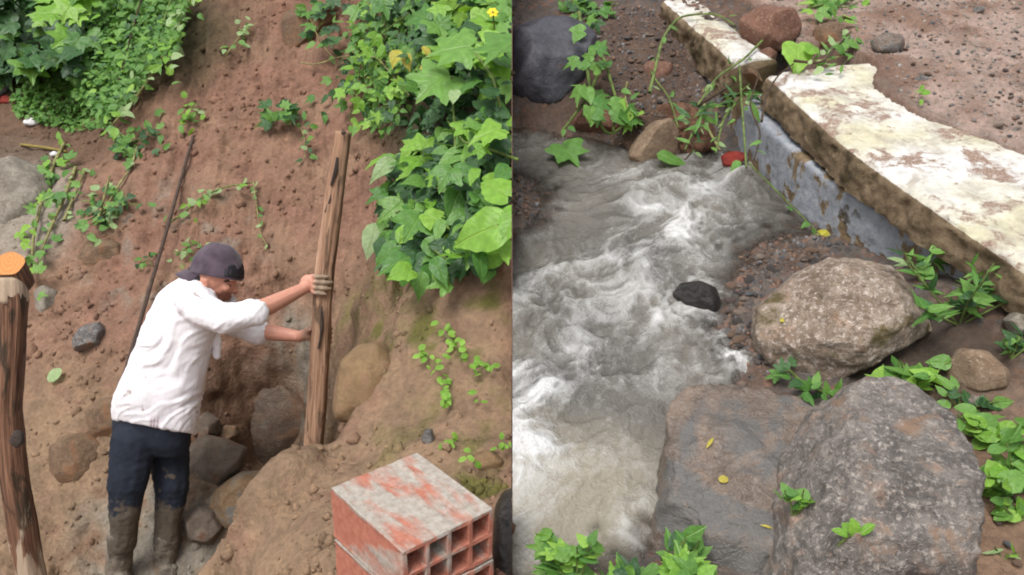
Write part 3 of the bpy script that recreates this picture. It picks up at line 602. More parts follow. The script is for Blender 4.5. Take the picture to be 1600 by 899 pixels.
bs('root_clump', [(1030,175),(1045,150),(1085,165),(1120,200),(1118,232),(1080,245),(1062,225)], .06, mat_rock('root_mass', K(140, 100, 76, .62), K(96, 66, 50, .6), K(170, 128, 98, .64), .4, .9, 3), 'tangled brown root clump at the foot of the wall', 41, .04, cat='root', rough=.2, ridg=.25, sub=5, bury=.6)
# red shard
bs('red_shard', [(1122,244),(1140,236),(1166,236),(1166,250),(1146,262),(1128,258)], .02, NB('red_plastic').done if False else mat_rock('red_shard', K(176, 62, 48, .7), K(150, 46, 36, .7), K(190, 90, 72, .7), .1, .5, 2), 'small red shard at the water\'s edge under the wall', 42, .02, cat='shard', sub=3)
# loose pebbles of the gravel bar, one by one
PM = [mat_rock('pebble_%d' % i, K(*c, .6), K(*[int(v * .75) for v in c], .6), K(*[min(255, int(v * 1.2)) for v in c], .6), .2, .4, 3) for i, c in enumerate([(122,106,98),(124,126,130),(156,128,108),(98,90,88),(176,158,142)])]
pebs = []
for k in range(3):
    S, F = ico(2); L = S * np.array([1, .8, .6]); L = L * (1 + .16 * fbm(S, 1.4, 2, 60 + k))[:, None]; pebs.append(mesh_np('pebble', L, F))
def pebble(px, py, sz, i, label, group, lift=.0, mi=None):
    me = pebs[i % 3]; o = bpy.data.objects.new('pebble', me); COL.objects.link(o)
    if not me.materials: me.materials.append(PM[0])
    o.location = tuple(RG(px, py, lift)); o.scale = (sz, sz * random.uniform(.8, 1.2), sz * random.uniform(.7, 1.)); o.rotation_euler = (random.uniform(-.4, .4), random.uniform(-.4, .4), random.uniform(0, 6.3))
    o.material_slots[0].link = 'OBJECT'; o.material_slots[0].material = PM[(i if mi is None else mi) % 5]
    tag(o, label, 'pebble', group)
k = 0
while k < 95:
    px, py = random.uniform(1100, 1310), random.uniform(375, 575)
    if not in_poly(np.array([px]), np.array([py]), [(1235,385),(1310,378),(1290,425),(1215,470),(1195,520),(1205,575),(1150,565),(1125,515),(1140,440),(1180,400)])[0]: continue
    pebble(px, py, random.uniform(.008, .019) * (1.5 if random.random() < .12 else 1), k, 'small wet pebble in the gravel between the black stone and the pitted boulder', 'pebbles of the gravel bar'); k += 1
k = 0
while k < 60:
    px, py = random.uniform(1380, 1600), random.uniform(0, 240)
    if py > (px - 1360) * .75 + 60: continue
    pebble(px, py, random.uniform(.006, .014) * (1.7 if random.random() < .1 else 1), k, 'small pebble lying on the brown dirt track', 'pebbles on the track', .003, random.choice([0, 1, 2, 4])); k += 1
for k in range(46):
    pebble(random.uniform(935, 1060), random.uniform(15, 175), random.uniform(.008, .022), k, 'small brown stone in the earth bank above the tan stone', 'pebbles in the rubble bank', .004)
for k in range(34):
    pebble(random.uniform(802, 850), random.uniform(268, 345), random.uniform(.006, .014), k, 'small brown pebble in the gravel patch left of the stream', 'pebbles at the left water edge')
for k, (px, py) in enumerate([(1560,690),(1575,700),(1552,720),(1590,780),(1560,815),(1575,850),(1590,880),(1585,760)]):
    pebble(px, py, .011, k + 1, 'small pebble on the mud right of the largest boulder', 'pebbles on the mud patch', .01)
# crumbs of earth fallen down the slope
def crumbs(name, n, pick, parent, mat, tcol, smin, smax, seed):
    rng = np.random.default_rng(seed); S, F = ico(1); Vs, Fs, Ts = [], [], []; k = 0
    while k < n:
        w, nrm_w, col = pick(rng); s = smin * (smax / smin) ** (rng.random() ** 2.2)
        J = S * (1 + rng.normal(size=(len(S), 1)) * .22) * rng.uniform(.7, 1.2, 3) * s
        Vs.append(J + w); Fs.append(F + k * len(S)); Ts.append(np.tile(col, (len(S), 1))); k += 1
    me = mesh_np(name, np.vstack(Vs), np.vstack(Fs)); set_col(me, 'tint', np.vstack(Ts)); set_float(me, 'wet', np.zeros(len(S) * n))
    return link(name, me, None, mat)
def pick_hill(rng):
    while True:
        i = rng.integers(len(HV)); x, y = hpx[i], hpy[i]
        if -30 < x < 800 and -20 < y < 930 and rng.random() < loose[i] * (1.6 / hd[i]) and not (x < 280 - y and y < 200) and rng.random() < .35 + .65 * sstep(-.1, .25, nn2[i]): return HV[i], None, T[i] * rng.uniform(.8, 1.2)
cr_ = crumbs('soil_crumbs', 3200, pick_hill, None, hill.data.materials[0], None, .004, .022, 5); tag(cr_, 'loose crumbs of brown earth scattered on the slope', 'soil', kind='stuff')
tag(crumbs('soil_clods', 150, pick_hill, None, hill.data.materials[0], None, .012, .04, 6), 'larger clods of brown earth lying on the slope', 'soil', kind='stuff')

def pick_road(rng):
    while True:
        i = rng.integers(len(BV)); x, y = ppx[i], ppy[i]
        if 1200 < x < 1640 and -20 < y < 330 and over[i] > .02: return BV[i], None, np.array(srgb(*[(150,140,132),(170,160,152),(126,118,114),(160,132,114)][int(rng.integers(4))], .66)) * rng.uniform(.8, 1.2)
tag(crumbs('track_gravel', 2200, pick_road, None, bank.data.materials[0], None, .0025, .011, 8), 'fine grey gravel strewn over the dirt track', 'gravel', kind='stuff')
def pick_bar(rng):
    while True:
        i = rng.integers(len(BV)); x, y = ppx[i], ppy[i]
        if ((1100 < x < 1330 and 370 < y < 590) or (800 < x < 850 and 262 < y < 350) or (930 < x < 1130 and 10 < y < 240)) and h1[i] > -.015 and beyond[i] < .02: return BV[i], None, np.array(srgb(*[(120,108,100),(134,132,132),(98,92,90),(150,120,102)][int(rng.integers(4))], .62)) * rng.uniform(.75, 1.2)
tag(crumbs('bank_gravel', 2600, pick_bar, None, bank.data.materials[0], None, .003, .012, 9), 'fine wet gravel on the stream bank', 'gravel', kind='stuff')
# ------------------------------------------------------------------ hollow clay bricks
def mat_brick():
    b = NB('hollow_clay'); co = b.coord('Object'); n1 = b.noise(b.mapping(co, (1.5, .45, 1)), 10, 6, .6, .3); n2 = b.noise(co, 60, 4, .6); n3 = b.noise(co, 300, 2)
    clay = b.mix(b.ramp(n2, [(.3, 0.), (.7, 1.)]), srgb(180, 112, 92, .68), srgb(206, 138, 116, .72))
    mort = b.mix(b.ramp(n2, [(.35, 0.), (.65, 1.)]), srgb(170, 160, 148, .70), srgb(194, 186, 176, .74))
    top = b.attr('mortar', 'Fac'); m = b.ramp(b.math('ADD', n1, b.math('MULTIPLY', b.math('SUBTRACT', top, .5), .34)), [(.45, 0.), (.56, 1.)])
    c = b.mix(m, clay, mort); c = b.mix(b.ramp(b.voronoi(co, 60), [(.05, .8), (.11, 0.)]), c, srgb(128, 108, 92, .6))
    h = b.math('ADD', b.math('MULTIPLY', n2, .6), b.math('ADD', b.math('MULTIPLY', n3, .4), b.math('MULTIPLY', m, .4)))
    return b.done(b.bsdf(c, .85, b.bump(h, .5, .006), .25))
MB = mat_brick()
BW, BL, BHt = .224, .277, .125
def hollow_brick(name, origin, rot, label, seed):
    bm = bmesh.new(); nx, nz = 4, 2; t = .0115; xs_ = [0]; cw = (BW - t * (nx + 1)) / nx; ch = (BHt - t * (nz + 1)) / nz
    for i in range(nx): xs_ += [t + i * (cw + t), t + i * (cw + t) + cw]
    xs_.append(BW); zs_ = [0]
    for i in range(nz): zs_ += [t + i * (ch + t), t + i * (ch + t) + ch]
    zs_.append(BHt); vs = {}
    rng = random.Random(seed)
    def v(i, j, y):
        k = (i, j, y)
        if k not in vs:
            jx = rng.uniform(-.0013, .0013); jz = rng.uniform(-.0013, .0013); vs[k] = bm.verts.new((xs_[i] + jx, y + rng.uniform(-.0015, .0015), zs_[j] - BHt + jz))
        return vs[k]
    def hole(i, j): return i % 2 == 1 and j % 2 == 1
    X, Z = len(xs_) - 1, len(zs_) - 1
    for i in range(X):
        for j in range(Z):
            if hole(i, j):
                c = [(i, j), (i + 1, j), (i + 1, j + 1), (i, j + 1)]
                for a_, b2 in zip(c, c[1:] + c[:1]): bm.faces.new((v(*a_, BL), v(*b2, BL), v(*b2, 0.), v(*a_, 0.)))
            else:
                bm.faces.new((v(i, j, 0.), v(i + 1, j, 0.), v(i + 1, j + 1, 0.), v(i, j + 1, 0.))); bm.faces.new((v(i, j + 1, BL), v(i + 1, j + 1, BL), v(i + 1, j, BL), v(i, j, BL)))
    for i in range(X):
        bm.faces.new((v(i, Z, 0.), v(i + 1, Z, 0.), v(i + 1, Z, BL), v(i, Z, BL))); bm.faces.new((v(i, 0, BL), v(i + 1, 0, BL), v(i + 1, 0, 0.), v(i, 0, 0.)))
    for j in range(Z):
        bm.faces.new((v(0, j + 1, 0.), v(0, j + 1, BL), v(0, j, BL), v(0, j, 0.))); bm.faces.new((v(X, j, 0.), v(X, j, BL), v(X, j + 1, BL), v(X, j + 1, 0.)))
    bmesh.ops.recalc_face_normals(bm, faces=bm.faces)
    me = bpy.data.meshes.new(name); bm.to_mesh(me); bm.free()
    set_float(me, 'mortar', [.68 if vv.co.z > -.004 else (.35 if vv.co.z > -.1 else .2) for vv in me.vertices])
    o = link(name, me, None, MB); o.location = tuple(origin); o.rotation_euler = rot
    bv = o.modifiers.new('edges', 'BEVEL'); bv.width = .0022; bv.segments = 2; bv.limit_method = 'ANGLE'; bv.angle_limit = radians(50)
    return tag(o, label, 'brick', 'stacked hollow bricks')
RB = (radians(2.6), radians(-1.0), radians(40.5))
hollow_brick('hollow_brick', (-.209, 1.357, 1.438), RB, 'upper hollow clay brick smeared with grey mortar', 3)
hollow_brick('hollow_brick', (-.2055, 1.362, 1.438 - .129), (radians(2.6), radians(-1.0), radians(41.6)), 'lower hollow clay brick underneath the other', 4)
hollow_brick('hollow_brick', (-.213, 1.36, 1.438 - .258), (radians(2.2), radians(-1.2), radians(39.9)), 'lowest hollow clay brick at the bottom of the pile', 5)

# ------------------------------------------------------------------ timber posts and the iron rod
def mat_wood(name, cols, bark=None, scale=1., strip=None):
    b = NB(name); uv = b.n('ShaderNodeUVMap').outputs[0]; st = b.mapping(uv, (26 * scale, 3.2, 1)); n1 = b.noise(st, 1., 5, .6, .5); n2 = b.noise(b.mapping(uv, (90 * scale, 6, 1)), 1., 4, .6, .3); n3 = b.noise(b.mapping(uv, (7, 5, 1), loc=(.3, .1, 0)), 1., 4, .6, .6)
    c = b.ramp(n1, [(.3, cols[0]), (.5, cols[1]), (.7, cols[2])]); c = b.mix(b.ramp(n2, [(.36, .5), (.46, 0.)]), c, cols[3])
    if bark: c = b.mix(b.ramp(n3, [(.52, 0.), (.6, 1.)]), c, bark)
    if strip:
        sy = b.n('ShaderNodeSeparateXYZ'); b.l(uv, sy.inputs[0]); lowp = b.math('ADD', b.math('MULTIPLY', sy.outputs[1], -1.6), b.math('MULTIPLY', n3, 1.6))
        c = b.mix(b.ramp(lowp, [(.28, 0.), (.42, .85)]), c, strip)
    h = b.math('ADD', n1, b.math('MULTIPLY', n2, .7)); h = b.math('ADD', h, b.math('MULTIPLY', n3, .5))
    return b.done(b.bsdf(c, .85, b.bump(h, .8, .012), .25))
def tube_grid(line, radii, ns=28, step=.012, seed=0, amp=.05, freq=(3, 9), flute=0.):
    """an uneven round timber along a 3D line: V, F, UV (per vertex, along the length in metres)"""
    L = np.asarray(line, float); s = np.r_[0, np.cumsum(np.linalg.norm(np.diff(L, axis=0), axis=1))]; n = max(3, int(s[-1] / step)); t = np.linspace(0, s[-1], n)
    # smooth interpolation
    from_ = np.stack([np.interp(t, s, L[:, k]) for k in range(3)], 1)
    for _ in range(max(1, n // 14)): from_[1:-1] = (from_[:-2] + 2 * from_[1:-1] + from_[2:]) / 4
    rr = np.interp(t, s, radii); T_ = np.gradient(from_, axis=0); T_ /= np.linalg.norm(T_, axis=1, keepdims=True)
    ref = np.array([0, -1., 0]) if abs(T_[0][1]) < .9 else np.array([1., 0, 0])
    A = np.cross(T_, ref); A /= np.linalg.norm(A, axis=1, keepdims=True); B_ = np.cross(T_, A)
    an = np.linspace(0, 2 * pi, ns, endpoint=False); V = np.zeros((n, ns, 3)); UVs = np.zeros((n, ns, 2))
    for j, a in enumerate(an): V[:, j] = from_ + rr[:, None] * (np.cos(a) * A + np.sin(a) * B_); UVs[:, j, 0] = a / 2 / pi; UVs[:, j, 1] = t
    ca = np.stack([np.tile(np.cos(an), (n, 1)) * freq[0] * .5, np.tile(np.sin(an), (n, 1)) * freq[0] * .5, np.tile(t[:, None] * freq[1] * .35, (1, ns))], -1).reshape(-1, 3)
    f_ = 1 + amp * fbm(ca, 1., 4, seed, .55) * 2 + amp * .5 * fbm(ca * np.array([5, 5, .8]), 1., 3, seed + 4)
    f_ -= flute * np.clip(fbm(ca * np.array([2.2, 2.2, .35]), 1., 3, seed + 7, .5, True) - .35, 0, 1)
    V = V.reshape(-1, 3); C0 = np.repeat(from_, ns, 0); V = C0 + (V - C0) * f_[:, None]
    F = []
    for i in range(n - 1):
        for j in range(ns): F.append((i * ns + j, i * ns + (j + 1) % ns, (i + 1) * ns + (j + 1) % ns, (i + 1) * ns + j))
    return V, F, UVs.reshape(-1, 2), n, ns
def set_uv(me, UVv):
    l = me.uv_layers.new(name='UVMap'); vi = np.zeros(len(me.loops), np.int32); me.loops.foreach_get('vertex_index', vi); l.data.foreach_set('uv', np.asarray(UVv, np.float32)[vi].ravel())
def timber(name, line, radii, mat, **kw):
    V, F, UVs, n, ns = tube_grid(line, radii, **kw); F.append(tuple(range(ns))[::-1]); F.append(tuple(range((n - 1) * ns, n * ns)))
    me = mesh_np(name, V, F); set_uv(me, UVs)
    for p in me.polygons:
        if len(p.vertices) > 4: p.use_smooth = False
    return link(name, me, None, mat)
MW1 = mat_wood('split_pale_timber', [K(160, 124, 100, .74), K(192, 152, 124, .78), K(214, 178, 150, .82), K(122, 92, 74, .64)], K(138, 112, 92, .66))
MW2 = mat_wood('reddish_bark_timber', [K(106, 78, 62, .6), K(142, 104, 82, .64), K(176, 136, 110, .68), K(74, 52, 42, .58)], K(88, 72, 58, .6), strip=K(206, 184, 160, .78))
POST = [(536,206,3.56),(521,320,3.54),(507,425,3.52),(503,500,3.50),(499,580,3.48),(491,690,3.46)]
PL = [PY(*p) for p in POST]; PB = PL[-1]; PB2 = PB + (PB - PL[-2]) / np.linalg.norm(PB - PL[-2]) * .45
def post_at(py):
    ys_ = [p[1] for p in POST]; return np.array([np.interp(py, ys_, [q_[k] for q_ in PL]) for k in range(3)])
post = empty('upright_post', PB2); tag(post, 'upright split timber post the man is holding in the pit', 'post')
adopt(timber('shaft', [PB2] + PL[::-1], [.046, .047, .046, .045, .044, .042, .037], MW1, seed=3, amp=.07, flute=.35), post)
# blackened strip where the bark has rotted
MBK = mat_rock('rotten_bark', K(96, 82, 74, .6), K(62, 54, 52, .6), K(136, 112, 96, .62), .35, .9, 4)
for k, (x0, y0, x1, y1, w) in enumerate([(527,246,517,290,.010),(519,296,508,332,.009),(503,480,498,545,.008),(534,208,540,208,.012)]):
    l0, l1 = PY(x0, y0, 3.515), PY(x1, y1, 3.505)
    if k == 2: l0, l1 = PY(x0, y0, 3.455), PY(x1, y1, 3.44)
    adopt(timber('rotten_strip', [l0, (l0 + l1) / 2 + np.array([.006, 0, 0]), l1], [w * .5, w, w * .4], MBK, ns=10, step=.006, seed=20 + k, amp=.4), post)
lp = empty('sawn_post', PY(52, 935, 2.75)); tag(lp, 'crooked reddish bark post with an orange sawn top at the left edge', 'post')
LL = [PY(60, 960, 2.74), PY(42, 860, 2.76), PY(22, 740, 2.80), PY(14, 640, 2.83), PY(20, 540, 2.86), PY(22, 470, 2.88), PY(18, 436, 2.90)]
adopt(timber('trunk', LL, [.055, .052, .050, .046, .046, .050, .042], MW2, seed=8, amp=.10, flute=.3, ns=36), lp)
sb = NB('fresh_sawn_wood'); so = sb.coord('Object'); rg = sb.n('ShaderNodeTexWave', wave_type='RINGS', rings_direction='Z'); sb.l(so, rg.inputs[0]); rg.inputs['Scale'].default_value = 28; rg.inputs['Distortion'].default_value = 3
MS = sb.done(sb.bsdf(sb.mix(sb.math('MULTIPLY', rg.outputs['Fac'], .45), K(226, 158, 98, .74), K(206, 126, 74, .7)), .8, None, .2))
V = []; ctr = PY(16, 414, 2.893); nl = np.array([.08, -.78, .60]); nl /= np.linalg.norm(nl); e1 = np.array([1., 0, 0]) - nl * nl[0]; e1 /= np.linalg.norm(e1); e2 = np.cross(nl, e1)
for k in range(28):
    a = k / 28 * 2 * pi; r = .047 * (1 + .07 * sin(2 * a + 1) + .04 * sin(5 * a)); V.append(e1 * cos(a) * r * 1.08 + e2 * sin(a) * r * 1.0 + nl * .012)
n = len(V); Vv = V + [v * 1.04 - nl * .02 + np.array([0, .02, -.075]) for v in V]
me = mesh_np('sawn_end', Vv, [tuple(range(n))] + [(i, n + i, n + (i + 1) % n, (i + 1) % n) for i in range(n)], False)
o = link('sawn_end', me, None, [MS, MW2])
for p_ in me.polygons: p_.material_index = 0 if len(p_.vertices) > 4 else 1
set_uv(me, np.c_[np.arange(len(Vv)) % n / n, (np.arange(len(Vv)) // n) * .08 + .9])
o.location = tuple(ctr); adopt(o, lp)
adopt(timber('bark_collar', [PY(18, 470, 2.885), PY(17, 450, 2.89), PY(16, 433, 2.90)], [.055, .053, .050], MW2, seed=12, amp=.08), lp)
kn = stone('knot', [(12,690),(20,672),(32,675),(36,692),(24,702)], 2.80 - .06, .02, MBK, seed=77, sub=3); adopt(kn, lp)
# iron rod leaning on the slope
MR = mat_rock('rusty_iron', K(110, 88, 74, .6), K(78, 62, 54, .6), K(136, 118, 104, .6), .3, .6, 5)
r0, r1_ = G(302, 213, .03), G(194, 588, .06)
rodl = [r0, .5 * (r0 + r1_) + np.array([.012, -.03, .0]), r1_]
tag(timber('iron_rod', rodl, [.0095, .0105, .011], MR, ns=10, step=.02, amp=.05), 'long thin rusty rod leaning on the slope behind the man', 'rod')
# litter and sticks on the ledge at the upper left
MST = mat_wood('dry_stick', [K(150, 130, 70, .6), K(184, 164, 90, .64), K(200, 180, 110, .64), K(110, 90, 50, .6)])
tag(timber('dry_stick', [G(33, 226, .03), G(70, 231, .04), G(104, 237, .03)], [.010, .011, .008], MST, ns=8), 'yellow dry stalk lying across the ledge above the pale rock', 'stick')
MPI = mat_rock('black_pipe', K(48, 46, 46, .6), K(36, 34, 34, .6), K(66, 62, 60, .6), .1, .5, 3)
tag(timber('black_pipe', [G(-20, 160, .05), G(8, 143, .06), G(27, 122, .05)], [.018, .018, .018], MPI, ns=12, amp=.01), 'short length of black pipe on the ledge at the left edge', 'pipe')
tag(stone('paper_scrap', [(30,190),(44,183),(58,186),(62,193),(48,197),(34,196)], gd(45, 190) - .04, .02, mat_rock('white_paper', (.72, .72, .72), (.6, .6, .6), (.8, .8, .8), .1, .8, 1), seed=80, sub=3, rough=.1), 'crumpled white scrap on the ledge at the upper left', 'litter')
tag(stone('paper_scrap', [(76,240),(84,236),(92,239),(90,245),(80,245)], gd(84, 240) - .03, .015, bpy.data.materials['white_paper'], seed=81, sub=3, rough=.1), 'small white scrap beside the yellow stalk', 'litter')
tag(stone('tile_shard', [(-6,150),(4,146),(15,150),(16,160),(4,164),(-6,162)], gd(5, 154) - .04, .02, bpy.data.materials['red_shard'], seed=82, sub=3), 'red tile shard beside the black pipe', 'shard')
# ------------------------------------------------------------------ the man
def blob(bmv, c, r, sub=2, axes=None):
    S, F = ico(sub); L = S * r if np.isscalar(r) else S * np.asarray(r)
    if axes is not None: L = L @ np.asarray(axes)
    k = sum(len(v) for v in bmv[0]); bmv[0].append(L + np.asarray(c)); bmv[1].append(F + k)
def chain(bmv, pts, radii, depth=1., sub=2):
    pts = [np.asarray(p) for p in pts]
    for (a, ra), (b, rb) in zip(zip(pts, radii), zip(pts[1:], radii[1:])):
        n = max(2, int(np.linalg.norm(b - a) / (min(ra, rb) * .35)) + 1)
        for t in np.linspace(0, 1, n): r = ra + (rb - ra) * t; blob(bmv, a + (b - a) * t, (r, r * depth, r), sub)
def loft(bmv, rings, ns=40):
    """rings: (centre, half vector, depth half size, roundness) stacked; closed at both ends"""
    Vs = []; n = len(rings)
    for c, h, dv, pw in rings:
        for k in range(ns):
            a = 2 * pi * k / ns; ca, sa = cos(a), sin(a); f = lambda x: np.sign(x) * abs(x) ** pw
            Vs.append(c + h * f(ca) + dv * f(sa))
    F = []
    for i in range(n - 1):
        for j in range(ns):
            a, b, c2, d2 = i * ns + j, i * ns + (j + 1) % ns, (i + 1) * ns + (j + 1) % ns, (i + 1) * ns + j; F += [(a, b, c2), (a, c2, d2)]
    for base, flip in ((0, True), ((n - 1) * ns, False)):
        cidx = len(Vs); Vs.append(np.mean(Vs[base:base + ns], 0))
        for j in range(ns):
            t = (base + j, base + (j + 1) % ns, cidx); F.append(t[::-1] if flip else t)
    k = sum(len(v) for v in bmv[0]); bmv[0].append(np.array(Vs)); bmv[1].append(np.array(F) + k)
def fuse(name, bmv, voxel, smooth=3):
    me = mesh_np(name, np.vstack(bmv[0]), np.vstack(bmv[1])); o = bpy.data.objects.new(name, me); COL.objects.link(o)
    m = o.modifiers.new('r', 'REMESH'); m.mode = 'VOXEL'; m.voxel_size = voxel
    s = o.modifiers.new('s', 'SMOOTH'); s.iterations = smooth; s.factor = .5
    bpy.context.view_layer.update(); dg = bpy.context.evaluated_depsgraph_get(); m2 = bpy.data.meshes.new_from_object(o.evaluated_get(dg)); m2.name = name
    bpy.data.objects.remove(o); m2.polygons.foreach_set('use_smooth', np.ones(len(m2.polygons), bool)); return m2
def mverts(me): A = np.zeros(len(me.vertices) * 3, np.float32); me.vertices.foreach_get('co', A); return A.reshape(-1, 3).astype(float)
def mnorm(me): A = np.zeros(len(me.vertices) * 3, np.float32); me.vertex_normals.foreach_get('vector', A); return A.reshape(-1, 3).astype(float)
def mset(me, V): me.vertices.foreach_set('co', V.astype(np.float32).ravel()); me.update()
def ring(x0, y0, x1, y1, Y, dv, pw=.9, lean=1.):
    """across the body he leans to the far side by the given share"""
    a, b = PY(x0, y0, Y), PY(x1, y1, Y); r = ray((x0 + x1) / 2, (y0 + y1) / 2); r = r / np.linalg.norm(r); v = np.array([0, 1., 0]) * (1 - lean) + r * lean
    return ((a + b) / 2, (b - a) / 2, dv * v / np.linalg.norm(v), pw)
FI = RIGHT * .88 - UPV * .47; UI = RIGHT * .47 + UPV * .88            # the bowed head: forward and up
AX = np.array([FI, FWD, UI])
HY = 3.37
# body: one continuous skin from head to feet
B = ([], [])
blob(B, PY(334, 424, HY), (.092, .074, .098), 3, AX)
blob(B, PY(345, 442, HY), (.064, .062, .066), 3, AX)                   # face
blob(B, PY(343, 457, HY), (.048, .048, .040), 3, AX)                   # jaw
blob(B, PY(349, 465, HY), (.020, .024, .017), 2, AX)                   # chin
chain(B, [PY(361, 441, HY), PY(366, 452, HY), PY(368, 456, HY)], [.010, .0125, .012])   # nose
blob(B, PY(362, 456, HY - .010), (.010, .008, .008), 2); blob(B, PY(362, 456, HY + .010), (.010, .008, .008), 2)
blob(B, PY(358, 463, HY), (.012, .020, .007), 2, AX); blob(B, PY(355, 467, HY), (.012, .018, .007), 2, AX)   # lips
chain(B, [PY(362, 436, HY - .045), PY(366, 436, HY), PY(362, 436, HY + .045)], [.012, .012, .012])           # brow
blob(B, PY(352, 449, HY - .048), (.022, .016, .020), 2)                # cheek
for s in (-1, 1):
    blob(B, PY(321, 443, HY + s * .074), (.017, .008, .029), 2, AX); blob(B, PY(320, 438, HY + s * .078), (.015, .006, .014), 2, AX)   # ears
chain(B, [PY(326, 446, HY), PY(312, 460, HY), PY(300, 480, HY)], [.054, .055, .07])      # neck
loft(B, [ring(190, 640, 292, 655, HY, .13), ring(205, 590, 300, 600, HY, .13), ring(232, 520, 318, 545, HY, .14), ring(255, 470, 330, 495, HY, .15), ring(285, 448, 330, 470, HY, .10)])
nsh, fsh = PY(314, 484, HY - .12), PY(322, 474, HY + .17)
nwr, fwr = PY(471, 453, 3.455), PY(468, 526, 3.555)
chain(B, [nsh, PY(350, 496, 3.215), PY(392, 490, 3.235)], [.045, .044, .042]); chain(B, [PY(392, 489, 3.235), PY(420, 478, 3.31), nwr], [.043, .040, .028], 1.)
chain(B, [fsh, PY(365, 502, 3.58), PY(402, 517, 3.59)], [.053, .046, .04]); chain(B, [PY(402, 517, 3.59), PY(432, 521, 3.58), fwr], [.040, .036, .026])
# near hand: palm against the post, four fingers round its front, the thumb behind
ax0, ax1 = post_at(425), post_at(462); pa = (ax0 - ax1) / np.linalg.norm(ax0 - ax1)
tow = -FWD - pa * ((-FWD) @ pa); tow /= np.linalg.norm(tow); rgt = np.cross(tow, pa); rgt *= np.sign(rgt[0]) or 1
def around(py, ang, rad): c = post_at(py); return c + rad * (np.cos(ang) * rgt + np.sin(ang) * tow)     # ang 0 right, pi/2 towards the camera, pi left
hc = around(446, radians(158), .070)
blob(B, .5 * hc + .5 * around(440, radians(148), .064), (.038, .026, .042), 3); chain(B, [nwr, hc], [.028, .030])
for k, (py, r, a1) in enumerate([(429, .0106, 58), (437.5, .0118, 40), (446, .0116, 46), (454, .0100, 66)]):
    A_ = [radians(t) for t in np.linspace(148, a1, 7)]; chain(B, [around(py + (442 - py) * .25 * max(0, t - 1.9) + (k - 1) * .6 * (2 - t), t, .052 + (.008 if 1.75 < t < 2.2 else 0)) for t in A_], [r * 1.2, r * 1.15, r * 1.12, r * .95, r * 1.02, r * .92, r * .8])
chain(B, [hc, around(440, radians(190), .058), around(432, radians(225), .055), around(430, radians(262), .054)], [.018, .013, .0115, .0095])
# far hand: palm on the post's back left, fingers behind, thumb on the near side
hc2 = around(526, radians(205), .066)
chain(B, [fwr, hc2], [.026, .029]); blob(B, hc2, (.030, .026, .036), 3)
for k, py in enumerate([516, 523, 530, 537]): chain(B, [around(py, radians(t), .053) for t in (205, 232, 260, 290, 315)], [.0105, .0105, .0098, .009, .008])
chain(B, [hc2, around(519, radians(172), .056), around(514, radians(146), .053)], [.016, .012, .009])
# legs inside the trousers
for (a, b, c, d) in [((212, 690, 3.28), (198, 770, 3.22), (192, 835, 3.20), (188, 878, 3.20)), ((258, 692, 3.44), (266, 775, 3.37), (261, 845, 3.32), (258, 872, 3.32))]:
    chain(B, [PY(*a), PY(*b), PY(*c), PY(*d)], [.075, .055, .04, .04])
bm_ = fuse('person', B, .0042, 3)
Vb = mverts(bm_); bx2, by2, bd2 = to_px(Vb)
skin = np.tile(np.array(srgb(222, 160, 138, .72)), (len(Vb), 1)); face = (bx2 < 380) & (by2 < 480)
skin[face] = np.array(srgb(216, 152, 128, .74))
stub = face & (by2 > 457) & (bx2 > 335); skin[stub] = np.array(srgb(172, 118, 100, .66))
nz = fbm(Vb, 45, 3, 71)
mudf = .85 * sstep(485, 496, bx2 + 6 * nz) * (by2 < 475) * (bx2 > 470); mudf = np.maximum(mudf, sstep(466, 478, bx2) * (by2 > 480) * (by2 < 560) * .55)
skin = skin * (1 - mudf[:, None]) + np.array(srgb(152, 140, 118, .64)) * mudf[:, None]
skin *= (1 + .12 * nz)[:, None]
set_col(bm_, 'tint', skin)
b = NB('skin'); co = b.coord('Object'); nA = b.noise(co, 160, 3)
MSK = b.done(b.bsdf(b.mix(1, b.attr('tint'), b.ramp(nA, [(.3, .9), (.7, 1.1)]), 'MULTIPLY'), .55, b.bump(nA, .15, .004), .4, **{'Subsurface Weight': .08, 'Subsurface Scale': .01}))
man = link('person', bm_, None, MSK); tag(man, 'man in a white shirt and backwards dark cap pushing a timber post', 'person')
# shirt
S_ = ([], [])
loft(S_, [ring(177, 655, 306, 678, HY, .175), ring(176, 640, 309, 652, HY, .178), ring(180, 618, 312, 620, HY, .175), ring(196, 586, 318, 590, HY, .165), ring(214, 542, 326, 556, HY, .17), ring(231, 492, 336, 524, HY, .185), ring(247, 462, 342, 490, HY, .19), ring(268, 443, 338, 470, HY, .15), ring(283, 433, 328, 458, HY, .085), ring(293, 428, 326, 450, HY, .068)])
chain(S_, [PY(303, 470, HY - .135), PY(318, 485, 3.22), PY(350, 498, 3.20), PY(378, 494, 3.225), PY(394, 490, 3.24)], [.074, .072, .062, .054, .050])
chain(S_, [PY(393, 490, 3.238), PY(397, 489, 3.24)], [.0535, .0535])                               # rolled cuff
chain(S_, [PY(318, 474, HY + .12), PY(336, 488, 3.55), PY(366, 503, 3.585), PY(396, 516, 3.59)], [.075, .072, .062, .050]); chain(S_, [PY(396, 517, 3.59), PY(403, 519, 3.59)], [.055, .055])
chain(S_, [PY(338, 515, 3.33), PY(339, 556, 3.34)], [.020, .013], .5)                               # open front flap
for pts in ([(293,434,HY),(299,440,HY-.055),(315,451,HY-.078),(328,460,HY-.066),(335,466,HY-.04)], [(293,434,HY),(302,434,HY+.06),(330,446,HY+.075),(352,462,HY+.066),(364,470,HY+.04)]):
    chain(S_, [PY(*p) for p in pts], [.017, .018, .019, .017, .010])
